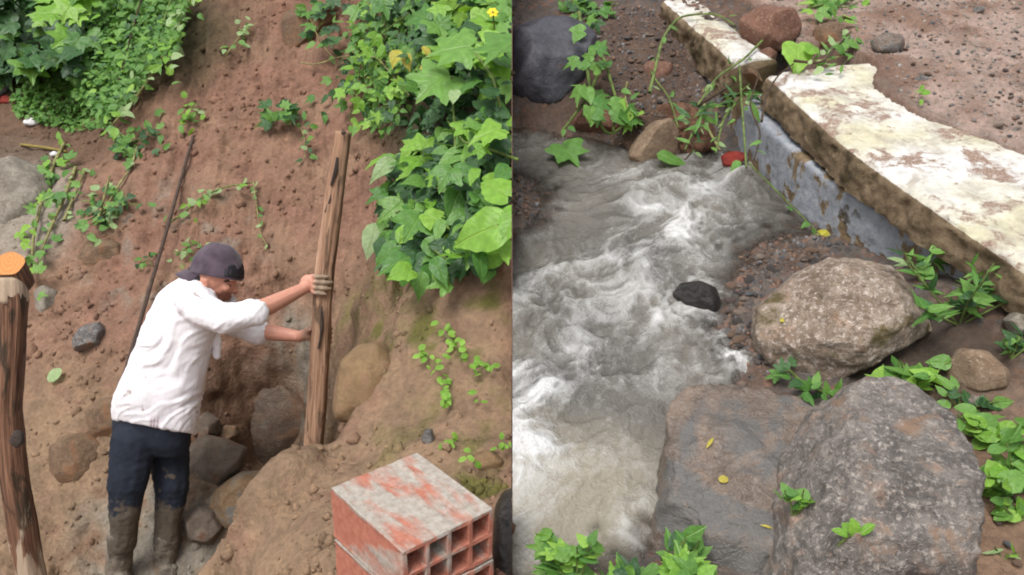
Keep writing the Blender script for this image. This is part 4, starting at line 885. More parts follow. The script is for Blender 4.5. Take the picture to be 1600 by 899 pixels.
# sharp edge of the cuff and neck come from cutting the closed form
sm = fuse('shirt', S_, .0062, 4); Vs = mverts(sm); Ns = mnorm(sm); sx2, sy2, _ = to_px(Vs)
e_ = RIGHT * .80 + UPV * .60; f_ = -RIGHT * .60 + UPV * .80
wr = np.c_[(Vs @ e_) * 2.8, (Vs @ f_) * 10, Vs[:, 1] * 4]; wr[:, 1] += 1.6 * fbm(Vs, 3.2, 2, 401)
fold = fbm(wr, 1., 3, 411, .5, True)
wr2 = np.c_[Vs[:, 0] * 12, Vs[:, 1] * 11, Vs[:, 2] * 3]; fold2 = fbm(wr2, 1., 3, 421, .5, True)
low = sstep(560, 640, sy2); slv = sstep(340, 360, sx2); hem_keep = 1.
dsp = (.013 * (fold - .1) * (1 - .35 * low) * sstep(-.35, .25, fbm(Vs, 2.4, 2, 407)) + .005 * fold2 * low + .005 * fbm(Vs, 11, 3, 431) + .008 * np.clip(fbm(wr * np.array([1.5, 2.2, 1.4]), 1., 2, 435, .5, True) - .35, 0, 1) + .005 * slv * fbm(np.c_[Vs[:, 0] * 32, Vs[:, 1] * 8, Vs[:, 2] * 12], 1., 3, 441, .5, True))
mset(sm, Vs + Ns * dsp[:, None])
b = NB('white_cotton'); co = b.coord('Object'); n1 = b.noise(co, 5, 4); n2 = b.noise(co, 14, 5, .6, .4); n3 = b.noise(b.mapping(co, (1, 1, .25)), 420, 2)
c = b.mix(b.ramp(n1, [(.4, 0.), (.65, .5)]), (.84, .83, .86), (.75, .73, .80))
st = b.ramp(b.math('FRACT', b.math('MULTIPLY', b.n('ShaderNodeSeparateXYZ').outputs[0] if False else b.attr('stripe', 'Fac'), 1.)), [(.0, 0.), (.47, 0.), (.5, .35), (.53, 0.)])
c = b.mix(st, c, srgb(186, 176, 204, .8))
c = b.mix(b.ramp(n2, [(.64, 0.), (.70, .7)]), c, srgb(150, 110, 84, .66))
c = b.mix(b.attr('redline', 'Fac'), c, srgb(150, 62, 84, .7))
MSH = b.done(b.bsdf(c, .85, b.bump(n3, .12, .003), .2, **{'Sheen Weight': .15}))
set_float(sm, 'stripe', (sx2 + sy2 * .18) / 13.0)
rl = np.zeros(len(Vs))
for x0 in (236, 240.5, 245.5): rl = np.maximum(rl, np.exp(-((sx2 - x0 + (sy2 - 670) * .12) / 1.1) ** 2) * sstep(642, 660, sy2) * .8)
set_float(sm, 'redline', rl)
link('shirt', sm, man, MSH)
# trousers
Tr = ([], [])
loft(Tr, [ring(176, 640, 302, 655, HY, .16), ring(175, 668, 299, 682, HY, .16), ring(176, 690, 296, 700, HY, .155), ring(182, 712, 292, 716, HY, .13)])
chain(Tr, [PY(209, 690, 3.29), PY(205, 722, 3.26), PY(200, 755, 3.23), PY(197, 785, 3.215), PY(195, 815, 3.205), PY(191, 846, 3.20)], [.100, .094, .083, .070, .060, .058])
chain(Tr, [PY(262, 690, 3.43), PY(266, 722, 3.41), PY(267, 755, 3.38), PY(265, 785, 3.36), PY(262, 815, 3.34), PY(260, 850, 3.325)], [.092, .086, .077, .067, .058, .055])
tm = fuse('trousers', Tr, .0065, 4); Vt = mverts(tm); Nt = mnorm(tm); tx2, ty2, _ = to_px(Vt)
wr = np.c_[Vt[:, 0] * 6 + Vt[:, 2] * 4, Vt[:, 1] * 6, Vt[:, 2] * 10 - Vt[:, 0] * 8]; mset(tm, Vt + Nt * (.009 * fbm(wr, 1., 3, 451, .5, True) * sstep(690, 760, ty2) * sstep(-.3, .3, fbm(Vt, 4, 2, 455)) + .010 * fbm(Vt, 9, 3, 461))[:, None])
mudt = np.clip(sstep(735, 835, ty2 + 70 * fbm(Vt, 8, 4, 471)) * 1.0 + sstep(.22, .45, fbm(Vt, 15, 4, 475)) * sstep(700, 760, ty2) * .9, 0, 1)
set_float(tm, 'mud', mudt)
b = NB('navy_cotton'); co = b.coord('Object'); n1 = b.noise(co, 60, 4); mfac = b.ramp(b.math('ADD', b.attr('mud', 'Fac'), b.math('MULTIPLY', b.math('SUBTRACT', n1, .5), .9)), [(.4, 0.), (.75, .85)])
MTR = b.done(b.bsdf(b.mix(mfac, b.mix(n1, srgb(36, 42, 54, .7), srgb(54, 62, 76, .7)), b.mix(n1, srgb(96, 86, 74, .6), srgb(140, 126, 108, .62))), .85, b.bump(n1, .3, .006), .25))
link('trousers', tm, man, MTR)
# boots
b = NB('muddy_boot'); co = b.coord('Object'); n1 = b.noise(co, 22, 5, .6); n2 = b.noise(co, 110, 3)
MBO = b.done(b.bsdf(b.mix(b.ramp(n1, [(.38, 0.), (.6, 1.)]), srgb(98, 88, 78, .6), srgb(152, 141, 126, .66)), .75, b.bump(b.math('ADD', n1, b.math('MULTIPLY', n2, .4)), .6, .012), .35))
for pts, rr in (([(191, 838, 3.20), (188, 862, 3.20), (185, 886, 3.20)], [.064, .058, .060]), ([(260, 842, 3.325), (259, 862, 3.32), (257, 876, 3.315)], [.061, .055, .056])):
    Bo = ([], []); chain(Bo, [PY(*p) for p in pts], rr); e = PY(*pts[-1]); chain(Bo, [e + np.array([-.01, .03, -.025]), e + np.array([.03, -.05, -.04]), e + np.array([.055, -.11, -.05])], [.05, .046, .036])
    bo = fuse('boot', Bo, .006, 3); Vo = mverts(bo); mset(bo, Vo + mnorm(bo) * (.008 * fbm(Vo, 22, 3, 481))[:, None]); link('boot', bo, man, MBO)
# cap worn backwards
b = NB('cap_cloth'); co = b.coord('Object'); n1 = b.noise(co, 300, 2); n2 = b.noise(co, 18, 4)
MCA = b.done(b.bsdf(b.mix(b.ramp(n2, [(.35, 0.), (.65, 1.)]), srgb(78, 66, 78, .62), srgb(104, 90, 102, .66)), .9, b.bump(n1, .25, .003), .2, **{'Sheen Weight': .2}))
MCB = b_ = NB('cap_strap_black').m; nb_ = NB('cap_strap_black'); MCB = nb_.done(nb_.bsdf(srgb(34, 32, 38, .7), .7))
CFW = RIGHT * .982 - UPV * .19; CUP = RIGHT * .19 + UPV * .982; CX = np.array([CFW, FWD, CUP]); cc = PY(338, 429, HY)
S, F = ico(5); keep = S[:, 2] > -.12; L = S.copy(); L[:, 2] = np.where(L[:, 2] > 0, L[:, 2], L[:, 2] * .6); prof = (.103, .088, .128)
L = np.sign(L) * np.abs(L) ** np.array([.92, .92, .9]); V = L * prof; V += (S * (fbm(S, 2.2, 3, 501) * .006 + .003 * np.clip(fbm(S, 5, 2, 503, .5, True), 0, 1))[:, None])
Fk = F[keep[F].all(1)]; V = V @ CX; me = mesh_np('cap', V, [tuple(f) for f in Fk]); cap = link('cap', me, man, MCA); cap.location = tuple(cc)
sol = cap.modifiers.new('s', 'SOLIDIFY'); sol.thickness = .004; sol.offset = 1
# bill: a curved thin tongue at the nape
nr_, ns_ = 14, 22; Vp = []
for i in range(nr_):
    t = i / (nr_ - 1)
    for j in range(ns_):
        s = -1 + 2 * j / (ns_ - 1); x = -.088 * sqrt(max(0, 1 - (s * .92) ** 2)) - t * .082 * (1 - .45 * s * s) ; Vp.append(np.array([x, s * .082 * (1 - .12 * t), (.022 - .022 * s * s - .050 * t)]))
me = mesh_np('bill', np.array(Vp) @ CX, grid_faces(nr_, ns_)); bill = link('bill', me, cap, MCA); bill.modifiers.new('s', 'SOLIDIFY').thickness = .005
Vp = []
for i in range(8):
    for j in range(14):
        a = radians(-58 + 116 * j / 13); z = .002 + .066 * i / 7 * cos(a * .9); k_ = sqrt(max(.02, 1 - (z / .128) ** 2)); Vp.append(np.array([cos(a) * .1145 * k_, sin(a) * .0975 * k_, z]))
me = mesh_np('strap_opening', np.array(Vp) @ CX, grid_faces(8, 14)); link('strap_opening', me, cap, MCB).modifiers.new('s', 'SOLIDIFY').thickness = .003
# hair at the nape and temple, brow and eye on the near side
MHA = NB('black_hair'); MHA = MHA.done(MHA.bsdf(srgb(40, 34, 34, .7), .6))
Hh = ([], []); blob(Hh, PY(322, 432, HY), (.080, .0745, .045), 3, AX); blob(Hh, PY(331, 441, HY - .052), (.011, .012, .024), 2, AX); blob(Hh, PY(331, 441, HY + .052), (.011, .012, .024), 2, AX)
link('hair', fuse('hair', Hh, .005, 2), man, MHA)
Eb = ([], []); chain(Eb, [PY(350, 440.5, HY - .056), PY(357, 439, HY - .050), PY(363, 440.5, HY - .034)], [.0032, .004, .003]); link('eyebrow', fuse('eyebrow', Eb, .0016, 1), man, MHA)
Eb = ([], []); chain(Eb, [PY(354, 446, HY - .052), PY(360, 446.5, HY - .040)], [.0035, .004]); link('eye', fuse('eye', Eb, .0016, 1), man, MCB)
# ------------------------------------------------------------------ plants
SHAPES = {
 'lobed': [(0,1),(.10,.74),(.17,.60),(.34,.64),(.58,.70),(.53,.47),(.47,.31),(.58,.20),(.72,.02),(.47,-.05),(.30,-.20),(.14,-.17),(0,-.04)],
 'trilobe': [(0,1),(.08,.82),(.16,.66),(.18,.50),(.32,.52),(.58,.56),(.55,.36),(.48,.16),(.34,.0),(.18,-.10),(.07,-.06),(0,0)],
 'heart': [(0,1),(.10,.84),(.24,.66),(.37,.44),(.43,.22),(.41,.02),(.30,-.14),(.15,-.17),(.05,-.09),(0,-.02)],
 'ovate': [(0,1),(.09,.84),(.19,.66),(.28,.46),(.30,.28),(.23,.12),(.10,.03),(0,0)],
 'lance': [(0,1),(.06,.80),(.115,.55),(.125,.34),(.08,.14),(.02,.02),(0,0)],
 'oval': [(0,1),(.16,.93),(.31,.72),(.36,.48),(.30,.22),(.14,.05),(0,0)],
}
def leaf_mesh(kind, seed, droop=.25, fold=.18, serr=.02):
    rng = np.random.default_rng(seed); half = np.array(SHAPES[kind], float)
    if kind in ('trilobe', 'lobed', 'heart'):                    # serrated rim
        d = []
        for a, b in zip(half[:-1], half[1:]):
            d.append(a); m = (a + b) / 2; t = b - a; nrm_ = np.array([-t[1], t[0]]); nrm_ = nrm_ if nrm_ @ (m - [0, .3]) > 0 else -nrm_
            d.append(m + nrm_ * .10)
        d.append(half[-1]); half = np.array(d)
    j = half + rng.normal(size=half.shape) * serr * .5; j[0] = half[0]; j[-1] = half[-1]
    rim = [tuple(p) for p in j] + [(-x * rng.uniform(.93, 1.07), y) for x, y in j[-2:0:-1]]
    n = len(rim); rim = np.array(rim); c = np.array([0, .34 if kind not in ('lobed',) else .16])
    V2 = [c] + [tuple(c + (p - c) * .5) for p in rim] + [tuple(p) for p in rim]; V2 = np.array(V2)
    tw = rng.normal() * .12; x, y = V2[:, 0], V2[:, 1]
    z = fold * np.abs(x) - droop * (y - .2) ** 2 - .28 * x * x + tw * x * y + .03 * np.sin(9 * y + 3 * np.abs(x)) * np.abs(x) * 3 * rng.uniform(.5, 1)
    z[1 + n:] += rng.normal(size=n) * .012
    V = np.c_[x, y, z]; F = []
    for i in range(n):
        k = (i + 1) % n; F += [(0, 1 + k, 1 + i)]; F += [(1 + i, 1 + k, 1 + n + k), (1 + i, 1 + n + k, 1 + n + i)]
    F = [f[::-1] for f in F] if False else F
    return V, F, V2
LEAF = {}
for k in SHAPES:
    LEAF[k] = [leaf_mesh(k, 10 * i + hash(k) % 1 + len(k), droop=[.12, .28, .45][i], fold=[.25, .12, .2][i]) for i in range(3)]
def mat_leaf(name, c1, c2, vein, trans=.28, rough=.42, spots=None):
    b = NB(name); uv = b.n('ShaderNodeUVMap').outputs[0]; sp = b.n('ShaderNodeSeparateXYZ'); b.l(uv, sp.inputs[0])
    ax_ = b.math('ABSOLUTE', sp.outputs[0]); y = sp.outputs[1]
    mid = b.ramp(ax_, [(.0, 1.), (.014, .7), (.03, 0.)])
    sv = b.math('FRACT', b.math('MULTIPLY', b.math('SUBTRACT', y, b.math('MULTIPLY', ax_, .8)), 6.5)); side = b.ramp(b.math('ABSOLUTE', b.math('SUBTRACT', sv, .5)), [(.0, .55), (.07, 0.)])
    v = b.math('MAXIMUM', mid, side); rnd = b.math('FRACT', b.math('ADD', b.n('ShaderNodeObjectInfo').outputs['Random'], b.attr('rnd', 'Fac')))
    n = b.noise(b.mapping(uv, (1, 1, 1)), 5, 3)
    c = b.mix(rnd, c1, c2); c = b.mix(1, c, b.ramp(n, [(.3, .8), (.7, 1.2)]), 'MULTIPLY'); c = b.mix(b.math('MULTIPLY', v, .5), c, vein)
    if spots: c = b.mix(b.ramp(b.noise(uv, 7, 4), [(.6, 0.), (.68, .8)]), c, spots)
    h = b.math('ADD', b.math('MULTIPLY', v, -1.), b.math('MULTIPLY', n, .8)); nr = b.bump(h, .35, .02)
    s1 = b.bsdf(c, rough, nr, .4); t = b.n('ShaderNodeBsdfTranslucent'); b.l(b.mix(1, c, (1.25, 1.3, .55), 'MULTIPLY'), t.inputs[0])
    m = b.n('ShaderNodeMixShader'); m.inputs[0].default_value = trans; b.l(s1, m.inputs[1]); b.l(t.outputs[0], m.inputs[2])
    return b.done(m.outputs[0])
G_mid = mat_leaf('leaf_mid', K(84, 140, 60, .66), K(128, 176, 84, .72), K(150, 190, 96, .7))
G_bri = mat_leaf('leaf_bright', K(122, 178, 58, .72), K(158, 204, 88, .78), K(176, 210, 110, .75), .34)
G_dark = mat_leaf('leaf_dark', K(46, 90, 48, .56), K(82, 128, 70, .6), K(110, 150, 90, .6), .2)
G_pale = mat_leaf('leaf_pale', K(158, 190, 128, .72), K(176, 204, 146, .76), K(190, 212, 160, .8), .35)
G_yel = mat_leaf('leaf_yellow', K(196, 190, 60, .72), K(214, 196, 90, .74), K(220, 214, 130, .8), .3, .5, K(170, 120, 40, .7))
G_stem = mat_rock('green_stem', K(142, 166, 84, .7), K(96, 118, 50, .6), K(156, 172, 96, .66), .2, .6, 4)
G_wood = mat_rock('brown_stem', K(104, 80, 56, .6), K(76, 58, 44, .6), K(130, 104, 76, .6), .2, .8, 4)
G_dry = mat_rock('dry_vine', K(182, 180, 116, .74), K(130, 122, 70, .62), K(184, 180, 128, .68), .2, .7, 4)
MATS = dict(m=G_mid, b=G_bri, d=G_dark, p=G_pale, y=G_yel)
LMESH = {}
def leaf_data(kind, var, mkey):
    k = (kind, var, mkey)
    if k not in LMESH:
        V, F, V2 = LEAF[kind][var]; me = mesh_np('leaf', V, F); set_uv(me, V2); me.materials.append(MATS[mkey]); LMESH[k] = me
    return LMESH[k]
def leaf_matrix(pos, ang, size, rng, up=.55, jit=.3, wide=1.):
    """tip points along the screen angle ang (degrees); the blade looks up and out of the slope"""
    n = -FWD * 1.0 + UPV * up + rng.normal(size=3) * jit; n /= np.linalg.norm(n)
    t = RIGHT * cos(radians(ang)) + UPV * sin(radians(ang)); t = t - n * (t @ n); t /= np.linalg.norm(t); x = np.cross(t, n)
    return np.array([[*(x[i] * size * wide for _ in (0,)), t[i] * size, n[i] * size, pos[i]] for i in range(3)] + [[0, 0, 0, 1]])
def put_leaf(root, kind, pos, ang, size, rng, mkey, up=.55, jit=.3, side=0, name='leaf'):
    M = leaf_matrix(pos, ang, size, rng, up, jit); M[:3, 0] *= rng.uniform(.78, 1.12); var = int(rng.integers(3)); me = leaf_data(kind, var, mkey); V = LEAF[kind][var][0]; w = V @ M[:3, :3].T + M[:3, 3]
    if side and (w[:, 0] * side).max() < .004: return None
    if side and (w[:, 0] * side).min() < .0015:                    # a leaf at the very edge of the bank is cut by it
        me = me.copy(); bm = bmesh.new(); bm.from_mesh(me); bm.transform(Matrix(M.tolist()))
        bmesh.ops.bisect_plane(bm, geom=bm.verts[:] + bm.edges[:] + bm.faces[:], plane_co=(side * .0015, 0, 0), plane_no=(-side, 0, 0), clear_outer=True)
        bm.transform(Matrix(M.tolist()).inverted()); bm.to_mesh(me); bm.free()
        if len(me.polygons) == 0: return None
    o = bpy.data.objects.new(name, me); COL.objects.link(o); o.parent = root
    o.matrix_basis = Matrix.Translation(-root.location) @ Matrix(M.tolist()); return o
def thin_stem(root, pts, r0, r1, mat=None, name='stem', ns=6, step=None):
    L = np.array(pts, float); ln = np.linalg.norm(np.diff(L, axis=0), axis=1).sum()
    V, F, UVs, n, k = tube_grid(L, np.linspace(r0, r1, len(L)), ns=ns, step=step or max(.012, ln / 40), amp=.08)
    o = link(name, mesh_np(name, V, F), None, mat or G_stem); return adopt(o, root)
def leaf_cloud(name, items, mkey, side=0):
    """many small leaves as one mesh; items: (kind, matrix)"""
    Vs, Fs, Us, Rs = [], [], [], []; k = 0; rng = np.random.default_rng(len(items))
    for kind, M in items:
        V, F, V2 = LEAF[kind][int(rng.integers(3))]; w = V @ M[:3, :3].T + M[:3, 3]
        if side and (w[:, 0] * side).min() < .0015: continue
        # small leaves need only their rim
        n = (len(V) - 1) // 2; sel = np.r_[0, np.arange(1 + n, 1 + 2 * n)]; Vs.append(w[sel]); Us.append(V2[sel]); Rs.append(np.full(len(sel), rng.random()))
        Fs.append(np.array([(0, 1 + (i + 1) % n, 1 + i) for i in range(n)]) + k); k += len(sel)
    me = mesh_np(name, np.vstack(Vs), np.vstack(Fs)); set_uv(me, np.vstack(Us)); set_float(me, 'rnd', np.concatenate(Rs)); return link(name, me, None, MATS[mkey])
def rand_in(poly, rng):
    p = np.array(poly); lo, hi = p.min(0), p.max(0)
    while True:
        q_ = lo + rng.random(2) * (hi - lo)
        if in_poly(q_[:1], q_[1:], poly)[0]: return q_
def dL(px, py, off): return gd(px, py) - off
def sized(spx, d): return spx / FPX * d

# ---- the big climber on the right-hand bank
rng = np.random.default_rng(31)
def edge_plant(name, label, cat, anchor, explicit, fills, stems, side, depth, cloud=None, group=None, up=.55):
    root = empty(name, anchor); tag(root, label, cat, group)
    for kind, px, py, ang, spx, mk, dd in explicit:
        d = depth(px, py) - dd; put_leaf(root, kind, P(px, py, d), ang, sized(spx, d), rng, mk, up, .22, side)
    for kinds, poly, n, s0, s1, mks, d0, d1, angm, angs in fills:
        for _ in range(n):
            px, py = rand_in(poly, rng); d = depth(px, py) - rng.uniform(d0, d1)
            put_leaf(root, kinds[int(rng.integers(len(kinds)))], P(px, py, d), rng.normal(angm, angs), sized(rng.uniform(s0, s1), d), rng, mks[int(rng.integers(len(mks)))], up, .38, side)
    for pts, r0, r1, m in stems: thin_stem(root, [P(x, y, depth(x, y) - o) for x, y, o in pts], r0, r1, m)
    if cloud:
        items = []
        for kinds, poly, n, s0, s1, d0, d1 in cloud[0]:
            for _ in range(n):
                px, py = rand_in(poly, rng); d = depth(px, py) - rng.uniform(d0, d1)
                items.append((kinds[int(rng.integers(len(kinds)))], leaf_matrix(P(px, py, d), rng.normal(265, 70), sized(rng.uniform(s0, s1), d), rng, up, .5)))
        o = leaf_cloud('foliage', items, cloud[1], side); o['kind'] = 'stuff'; adopt(o, root)
    return root
hd_ = lambda x, y: min(gd(min(x, 796), y), gd(min(x, 790), min(880, y + 18)) + .15)
edge_plant('broadleaf_climber', 'climber with big star-shaped bright green leaves at the top of the bank', 'plant', P(770, 180, 3.2),
 [('lobed',732,72,188,72,'m',.42),('lobed',700,118,232,70,'m',.42),('lobed',806,62,252,84,'m',.45),('lobed',598,-6,282,46,'m',.35),('lobed',748,98,60,40,'b',.3),
  ('heart',778,352,196,84,'b',.30),('heart',792,305,128,62,'b',.28),('heart',812,330,250,60,'b',.3),('heart',795,262,240,40,'m',.25),('ovate',712,140,265,30,'p',.46),('lobed',785,215,200,56,'d',.2),('lobed',800,20,200,50,'m',.3),('lobed',668,30,140,40,'m',.3)],
 [(('lobed','heart'),[(640,-10),(810,-10),(810,200),(720,220),(650,190)],70,26,56,'mmbd',.05,.35,250,60)],
 [([(810,250,.2),(760,232,.26),(725,222,.28),(700,190,.28)],.006,.003,G_stem),([(700,330,.1),(712,240,.2),(708,160,.3),(705,120,.38)],.006,.004,G_stem),([(790,200,.1),(770,120,.3),(736,74,.4)],.006,.004,G_stem),([(800,330,.2),(786,345,.28),(778,352,.3)],.004,.003,G_stem)],
 -1, hd_, ([(('ovate','heart'),[(600,-20),(810,-20),(810,330),(700,330),(640,210)],900,12,26,.0,.22)],'d'))
edge_plant('trilobed_bush', 'bush of toothed three-lobed green leaves hanging over the bank', 'plant', P(680, 400, 3.0),
 [('lobed',655,244,280,54,'b',.36),('trilobe',660,235,55,40,'b',.36),('trilobe',652,228,140,36,'b',.35),('trilobe',706,262,248,46,'m',.34),('trilobe',708,262,310,44,'m',.33),('ovate',616,248,232,56,'p',.3),('ovate',590,348,262,64,'p',.28),('trilobe',602,300,215,36,'m',.2),
  ('trilobe',656,336,252,60,'m',.36),('trilobe',664,334,318,48,'b',.35),('trilobe',625,318,225,46,'m',.28),('ovate',640,402,222,58,'m',.26),('ovate',660,424,262,48,'m',.26),('ovate',678,402,292,56,'m',.28),('ovate',664,372,308,56,'m',.3),('ovate',728,394,318,46,'d',.2),('ovate',612,392,245,40,'m',.22),('heart',716,300,250,52,'m',.2),('ovate',690,342,268,44,'m',.26),
  ('trilobe',756,232,200,26,'b',.36),('trilobe',748,232,330,24,'b',.36),('ovate',700,232,200,28,'m',.3),('ovate',745,262,260,36,'b',.3),('trilobe',740,300,300,40,'m',.22),('ovate',770,420,250,34,'m',.1)],
 [(('ovate','trilobe','heart'),[(588,270),(630,215),(700,200),(800,210),(800,400),(740,420),(700,445),(640,440),(600,400)],120,26,56,'mmmbbd',.04,.22,265,42)],
 [([(740,300,.05),(690,300,.2),(650,262,.3),(655,244,.34)],.006,.003,G_stem),([(735,340,.05),(690,350,.2),(656,336,.34)],.006,.003,G_stem),([(720,420,.02),(690,400,.15),(664,380,.25)],.005,.003,G_stem),([(640,250,.25),(628,246,.28),(616,248,.3)],.003,.002,G_stem),([(625,330,.2),(606,338,.26),(590,348,.27)],.003,.002,G_stem)],
 -1, hd_, ([(('ovate','heart'),[(600,290),(640,220),(800,210),(800,400),(700,430),(620,400)],700,16,30,.0,.14)],'d'))
edge_plant('yellowing_vine', 'fine-leaved vine with a few yellowing leaves on the slope\'s right top', 'plant', P(600, 120, 4.4),
 [('ovate',622,78,255,32,'y',.42),('ovate',634,84,285,30,'y',.42),('oval',660,72,300,22,'y',.42),('ovate',665,100,262,22,'y',.4),('ovate',578,78,262,30,'b',.3),('ovate',600,70,240,26,'b',.35),('lobed',535,140,262,24,'b',.25),('trilobe',505,18,240,26,'d',.12),('trilobe',560,12,250,34,'m',.2),('lobed',524,60,262,22,'d',.12)],
 [(('ovate','trilobe'),[(556,-10),(680,-10),(660,120),(600,190),(552,200),(530,160),(545,80)],170,12,24,'mbbd',.05,.4,255,60),(('trilobe','ovate'),[(490,-5),(560,-5),(556,100),(520,200),(498,190),(520,90)],34,13,22,'mdd',.03,.14,250,60)],
 [([(640,150,.2),(590,90,.25),(535,88,.12),(492,102,.06),(470,98,.04)],.005,.004,G_dry),([(640,20,.3),(600,50,.32),(560,120,.25),(545,190,.15)],.004,.003,G_stem)],
 -1, hd_, ([(('ovate',),[(560,-10),(690,-10),(660,150),(600,210),(570,190),(545,60)],650,9,18,.0,.2)],'m'))
def flower(px, py, d, r, label):
    root = empty('yellow_flower', P(px, py, d)); tag(root, label, 'flower'); b = bpy.data.materials.get('yellow_petal')
    if not b: nb2 = NB('yellow_petal'); b = nb2.done(nb2.bsdf(K(250, 206, 20, .9), .6))
    for k in range(6):
        V, F, _ = LEAF['oval'][1]; me = bpy.data.meshes.get('petal') or mesh_np('petal', V, F)
        if not me.materials: me.materials.append(b)
        M = leaf_matrix(np.zeros(3), 60 * k + 8, r, rng, .4, .1); o = link('petal', me, root); o.matrix_basis = Matrix(M.tolist())
    S, F = ico(2); link('flower_centre', mesh_np('flower_centre', S * r * .28 - FWD * r * .1, F), root, G_yel)
    thin_stem(root, [P(px, py, d), P(px + 3, py + 30, d + .08), P(px + 5, py + 70, d + .2)], .003, .003)
flower(770, 19, hd_(770, 19) - .5, .022, 'small yellow flower at the top right of the left-hand bank')
flower(441, 161, gd(441, 161) - .08, .015, 'tiny yellow flower on the weed growing mid slope')

# ---- upper left corner: shrub, bush and ground cover
dl_ = lambda x, y: gd(x, y)
edge_plant('broadleaf_shrub', 'dark shrub with large lobed leaves in the upper left corner', 'plant', P(60, 100, 6.4),
 [], [(('lobed',),[(-20,-20),(130,-20),(145,60),(100,105),(-10,110)],110,26,44,'dddm',.15,.75,250,55),(('lobed',),[(60,-10),(150,-20),(150,50),(80,60)],10,30,44,'b',.5,.8,230,40)],
 [([(70,130,.0),(60,70,.4),(50,10,.6)],.012,.006,G_wood),([(110,120,.0),(110,60,.4),(115,0,.6)],.012,.006,G_wood)], 0, dl_, ([(('heart','ovate'),[(-20,-30),(150,-30),(150,90),(90,110),(-20,120)],500,16,30,.05,.4)],'d'), up=.7)
edge_plant('small_leaved_bush', 'dense small-leaved green bush along the upper left edge of the slope', 'plant', P(200, 160, 5.8),
 [], [(('ovate','oval'),[(105,20),(140,-20),(300,-20),(285,60),(240,110),(205,160),(170,190),(120,150)],240,9,20,'mmdb',.15,.65,260,70)],
 [([(170,190,.0),(190,110,.4),(220,0,.6)],.010,.005,G_wood),([(200,160,.05),(240,80,.4),(270,-10,.5)],.010,.005,G_stem)], 0, dl_, ([(('ovate','oval'),[(100,30),(140,-30),(298,-30),(285,50),(240,105),(205,150),(165,185),(115,150)],2600,8,15,.02,.55)],'m'), up=.7)
items = []
for _ in range(1500):
    px, py = rand_in([(25,115),(120,100),(190,150),(165,200),(120,205),(60,190),(20,175)], rng); d = gd(px, py) - rng.uniform(.0, .10); items.append((('oval','ovate')[int(rng.integers(2))], leaf_matrix(P(px, py, d), rng.uniform(0, 360), sized(rng.uniform(6, 11), d), rng, .9, .5)))
gc = leaf_cloud('ground_cover', items, 'm'); tag(gc, 'low creeping weeds covering the ledge under the bush', 'weeds', kind='stuff')

# ---- vines and weeds torn out and lying on the slope
def vine(label, line, n, s0, s1, kinds, mks, off=.035, mat=None, r=.005, name='trailing_vine', cat='vine', spread=9, depth=dl_, up=.6, side=0, clump=None, group=None):
    root = empty(name, P(*line[0], depth(*line[0]))); tag(root, label, cat, group); L = resample(np.array(line, float), 6)
    pts = [P(x, y, depth(x, y) - off - .012 * sin(i * .9)) for i, (x, y) in enumerate(L)]; sm_ = np.array(pts)
    for _ in range(3): sm_[1:-1] = (sm_[:-2] + 2 * sm_[1:-1] + sm_[2:]) / 4
    thin_stem(root, sm_, r, r * .6, mat or G_stem)
    for k in range(n):
        t = rng.random() if clump is None else np.clip(rng.normal(*clump), 0, 1)
        i = int(t * (len(L) - 1)); x, y = L[i] + rng.normal(size=2) * spread; d = depth(x, y) - rng.uniform(off * .6, off * 2.6)
        put_leaf(root, kinds[int(rng.integers(len(kinds)))], P(x, y, d), rng.uniform(0, 360), sized(rng.uniform(s0, s1), d), rng, mks[int(rng.integers(len(mks)))], up, .4, side)
    return root
vine('long pale vine trailing down the boundary between bush and bare slope', [(300,-10),(275,50),(248,100),(215,150),(185,185),(158,214)], 70, 14, 26, ('ovate',), 'mbpp', .26, G_dry, .012, spread=13)
vine('leafy sprig lying on the slope below the bush', [(190,235),(205,222),(225,214),(250,208)], 34, 12, 22, ('ovate','trilobe'), 'md', .04, spread=12, name='leafy_sprig', cat='sprig')
vine('long bare stalk running down from the leafy sprig', [(215,228),(205,262),(185,290),(165,325),(145,350)], 10, 9, 16, ('ovate',), 'mp', .03, G_dry, .008, spread=7)
vine('clump of uprooted weed in the middle of the left slope', [(150,352),(160,320),(168,285),(172,275)], 30, 12, 22, ('ovate','trilobe'), 'mmdp', .05, G_dry, .009, spread=19, name='uprooted_weed', cat='weed', clump=(.35, .3))
vine('weed stems spilling right of the uprooted clump', [(135,345),(170,330),(200,318),(222,320)], 26, 10, 18, ('ovate',), 'md', .04, spread=10, name='uprooted_weed', cat='weed')
vine('long vine hanging beside the pale rock above the sawn post', [(100,225),(82,260),(66,310),(52,370),(48,440)], 44, 12, 22, ('ovate','trilobe'), 'mmb', .05, G_dry, .011, spread=13)
vine('pale stalk lying between the hanging vine and the weed clump', [(118,262),(100,310),(82,350),(62,400)], 16, 9, 16, ('ovate',), 'pm', .03, G_dry, .011, spread=8)
vine('yellow-green stalk across the slope under the weed clump', [(100,345),(118,300),(132,268)], 10, 9, 15, ('ovate',), 'mp', .03, G_dry, .010, spread=7)
vine('creeper arching over the slope above the man\'s cap', [(262,350),(285,335),(315,308),(350,292),(398,285)], 22, 9, 17, ('ovate',), 'mbp', .04, G_stem, .006, spread=7)
vine('thin tendril hanging down the slope behind the post', [(396,285),(402,330),(406,365),(418,385)], 9, 8, 14, ('ovate',), 'pm', .03, G_dry, .004, spread=5)
vine('little sprig with rounded leaves on the upper slope', [(278,190),(292,182),(305,186),(312,168)], 12, 10, 17, ('oval',), 'mb', .035, spread=8, name='leafy_sprig', cat='sprig')
vine('thin weed trailing near the top of the slope', [(352,88),(370,62),(388,42),(402,36)], 18, 9, 16, ('ovate',), 'mpp', .035, G_dry, .005, spread=9)
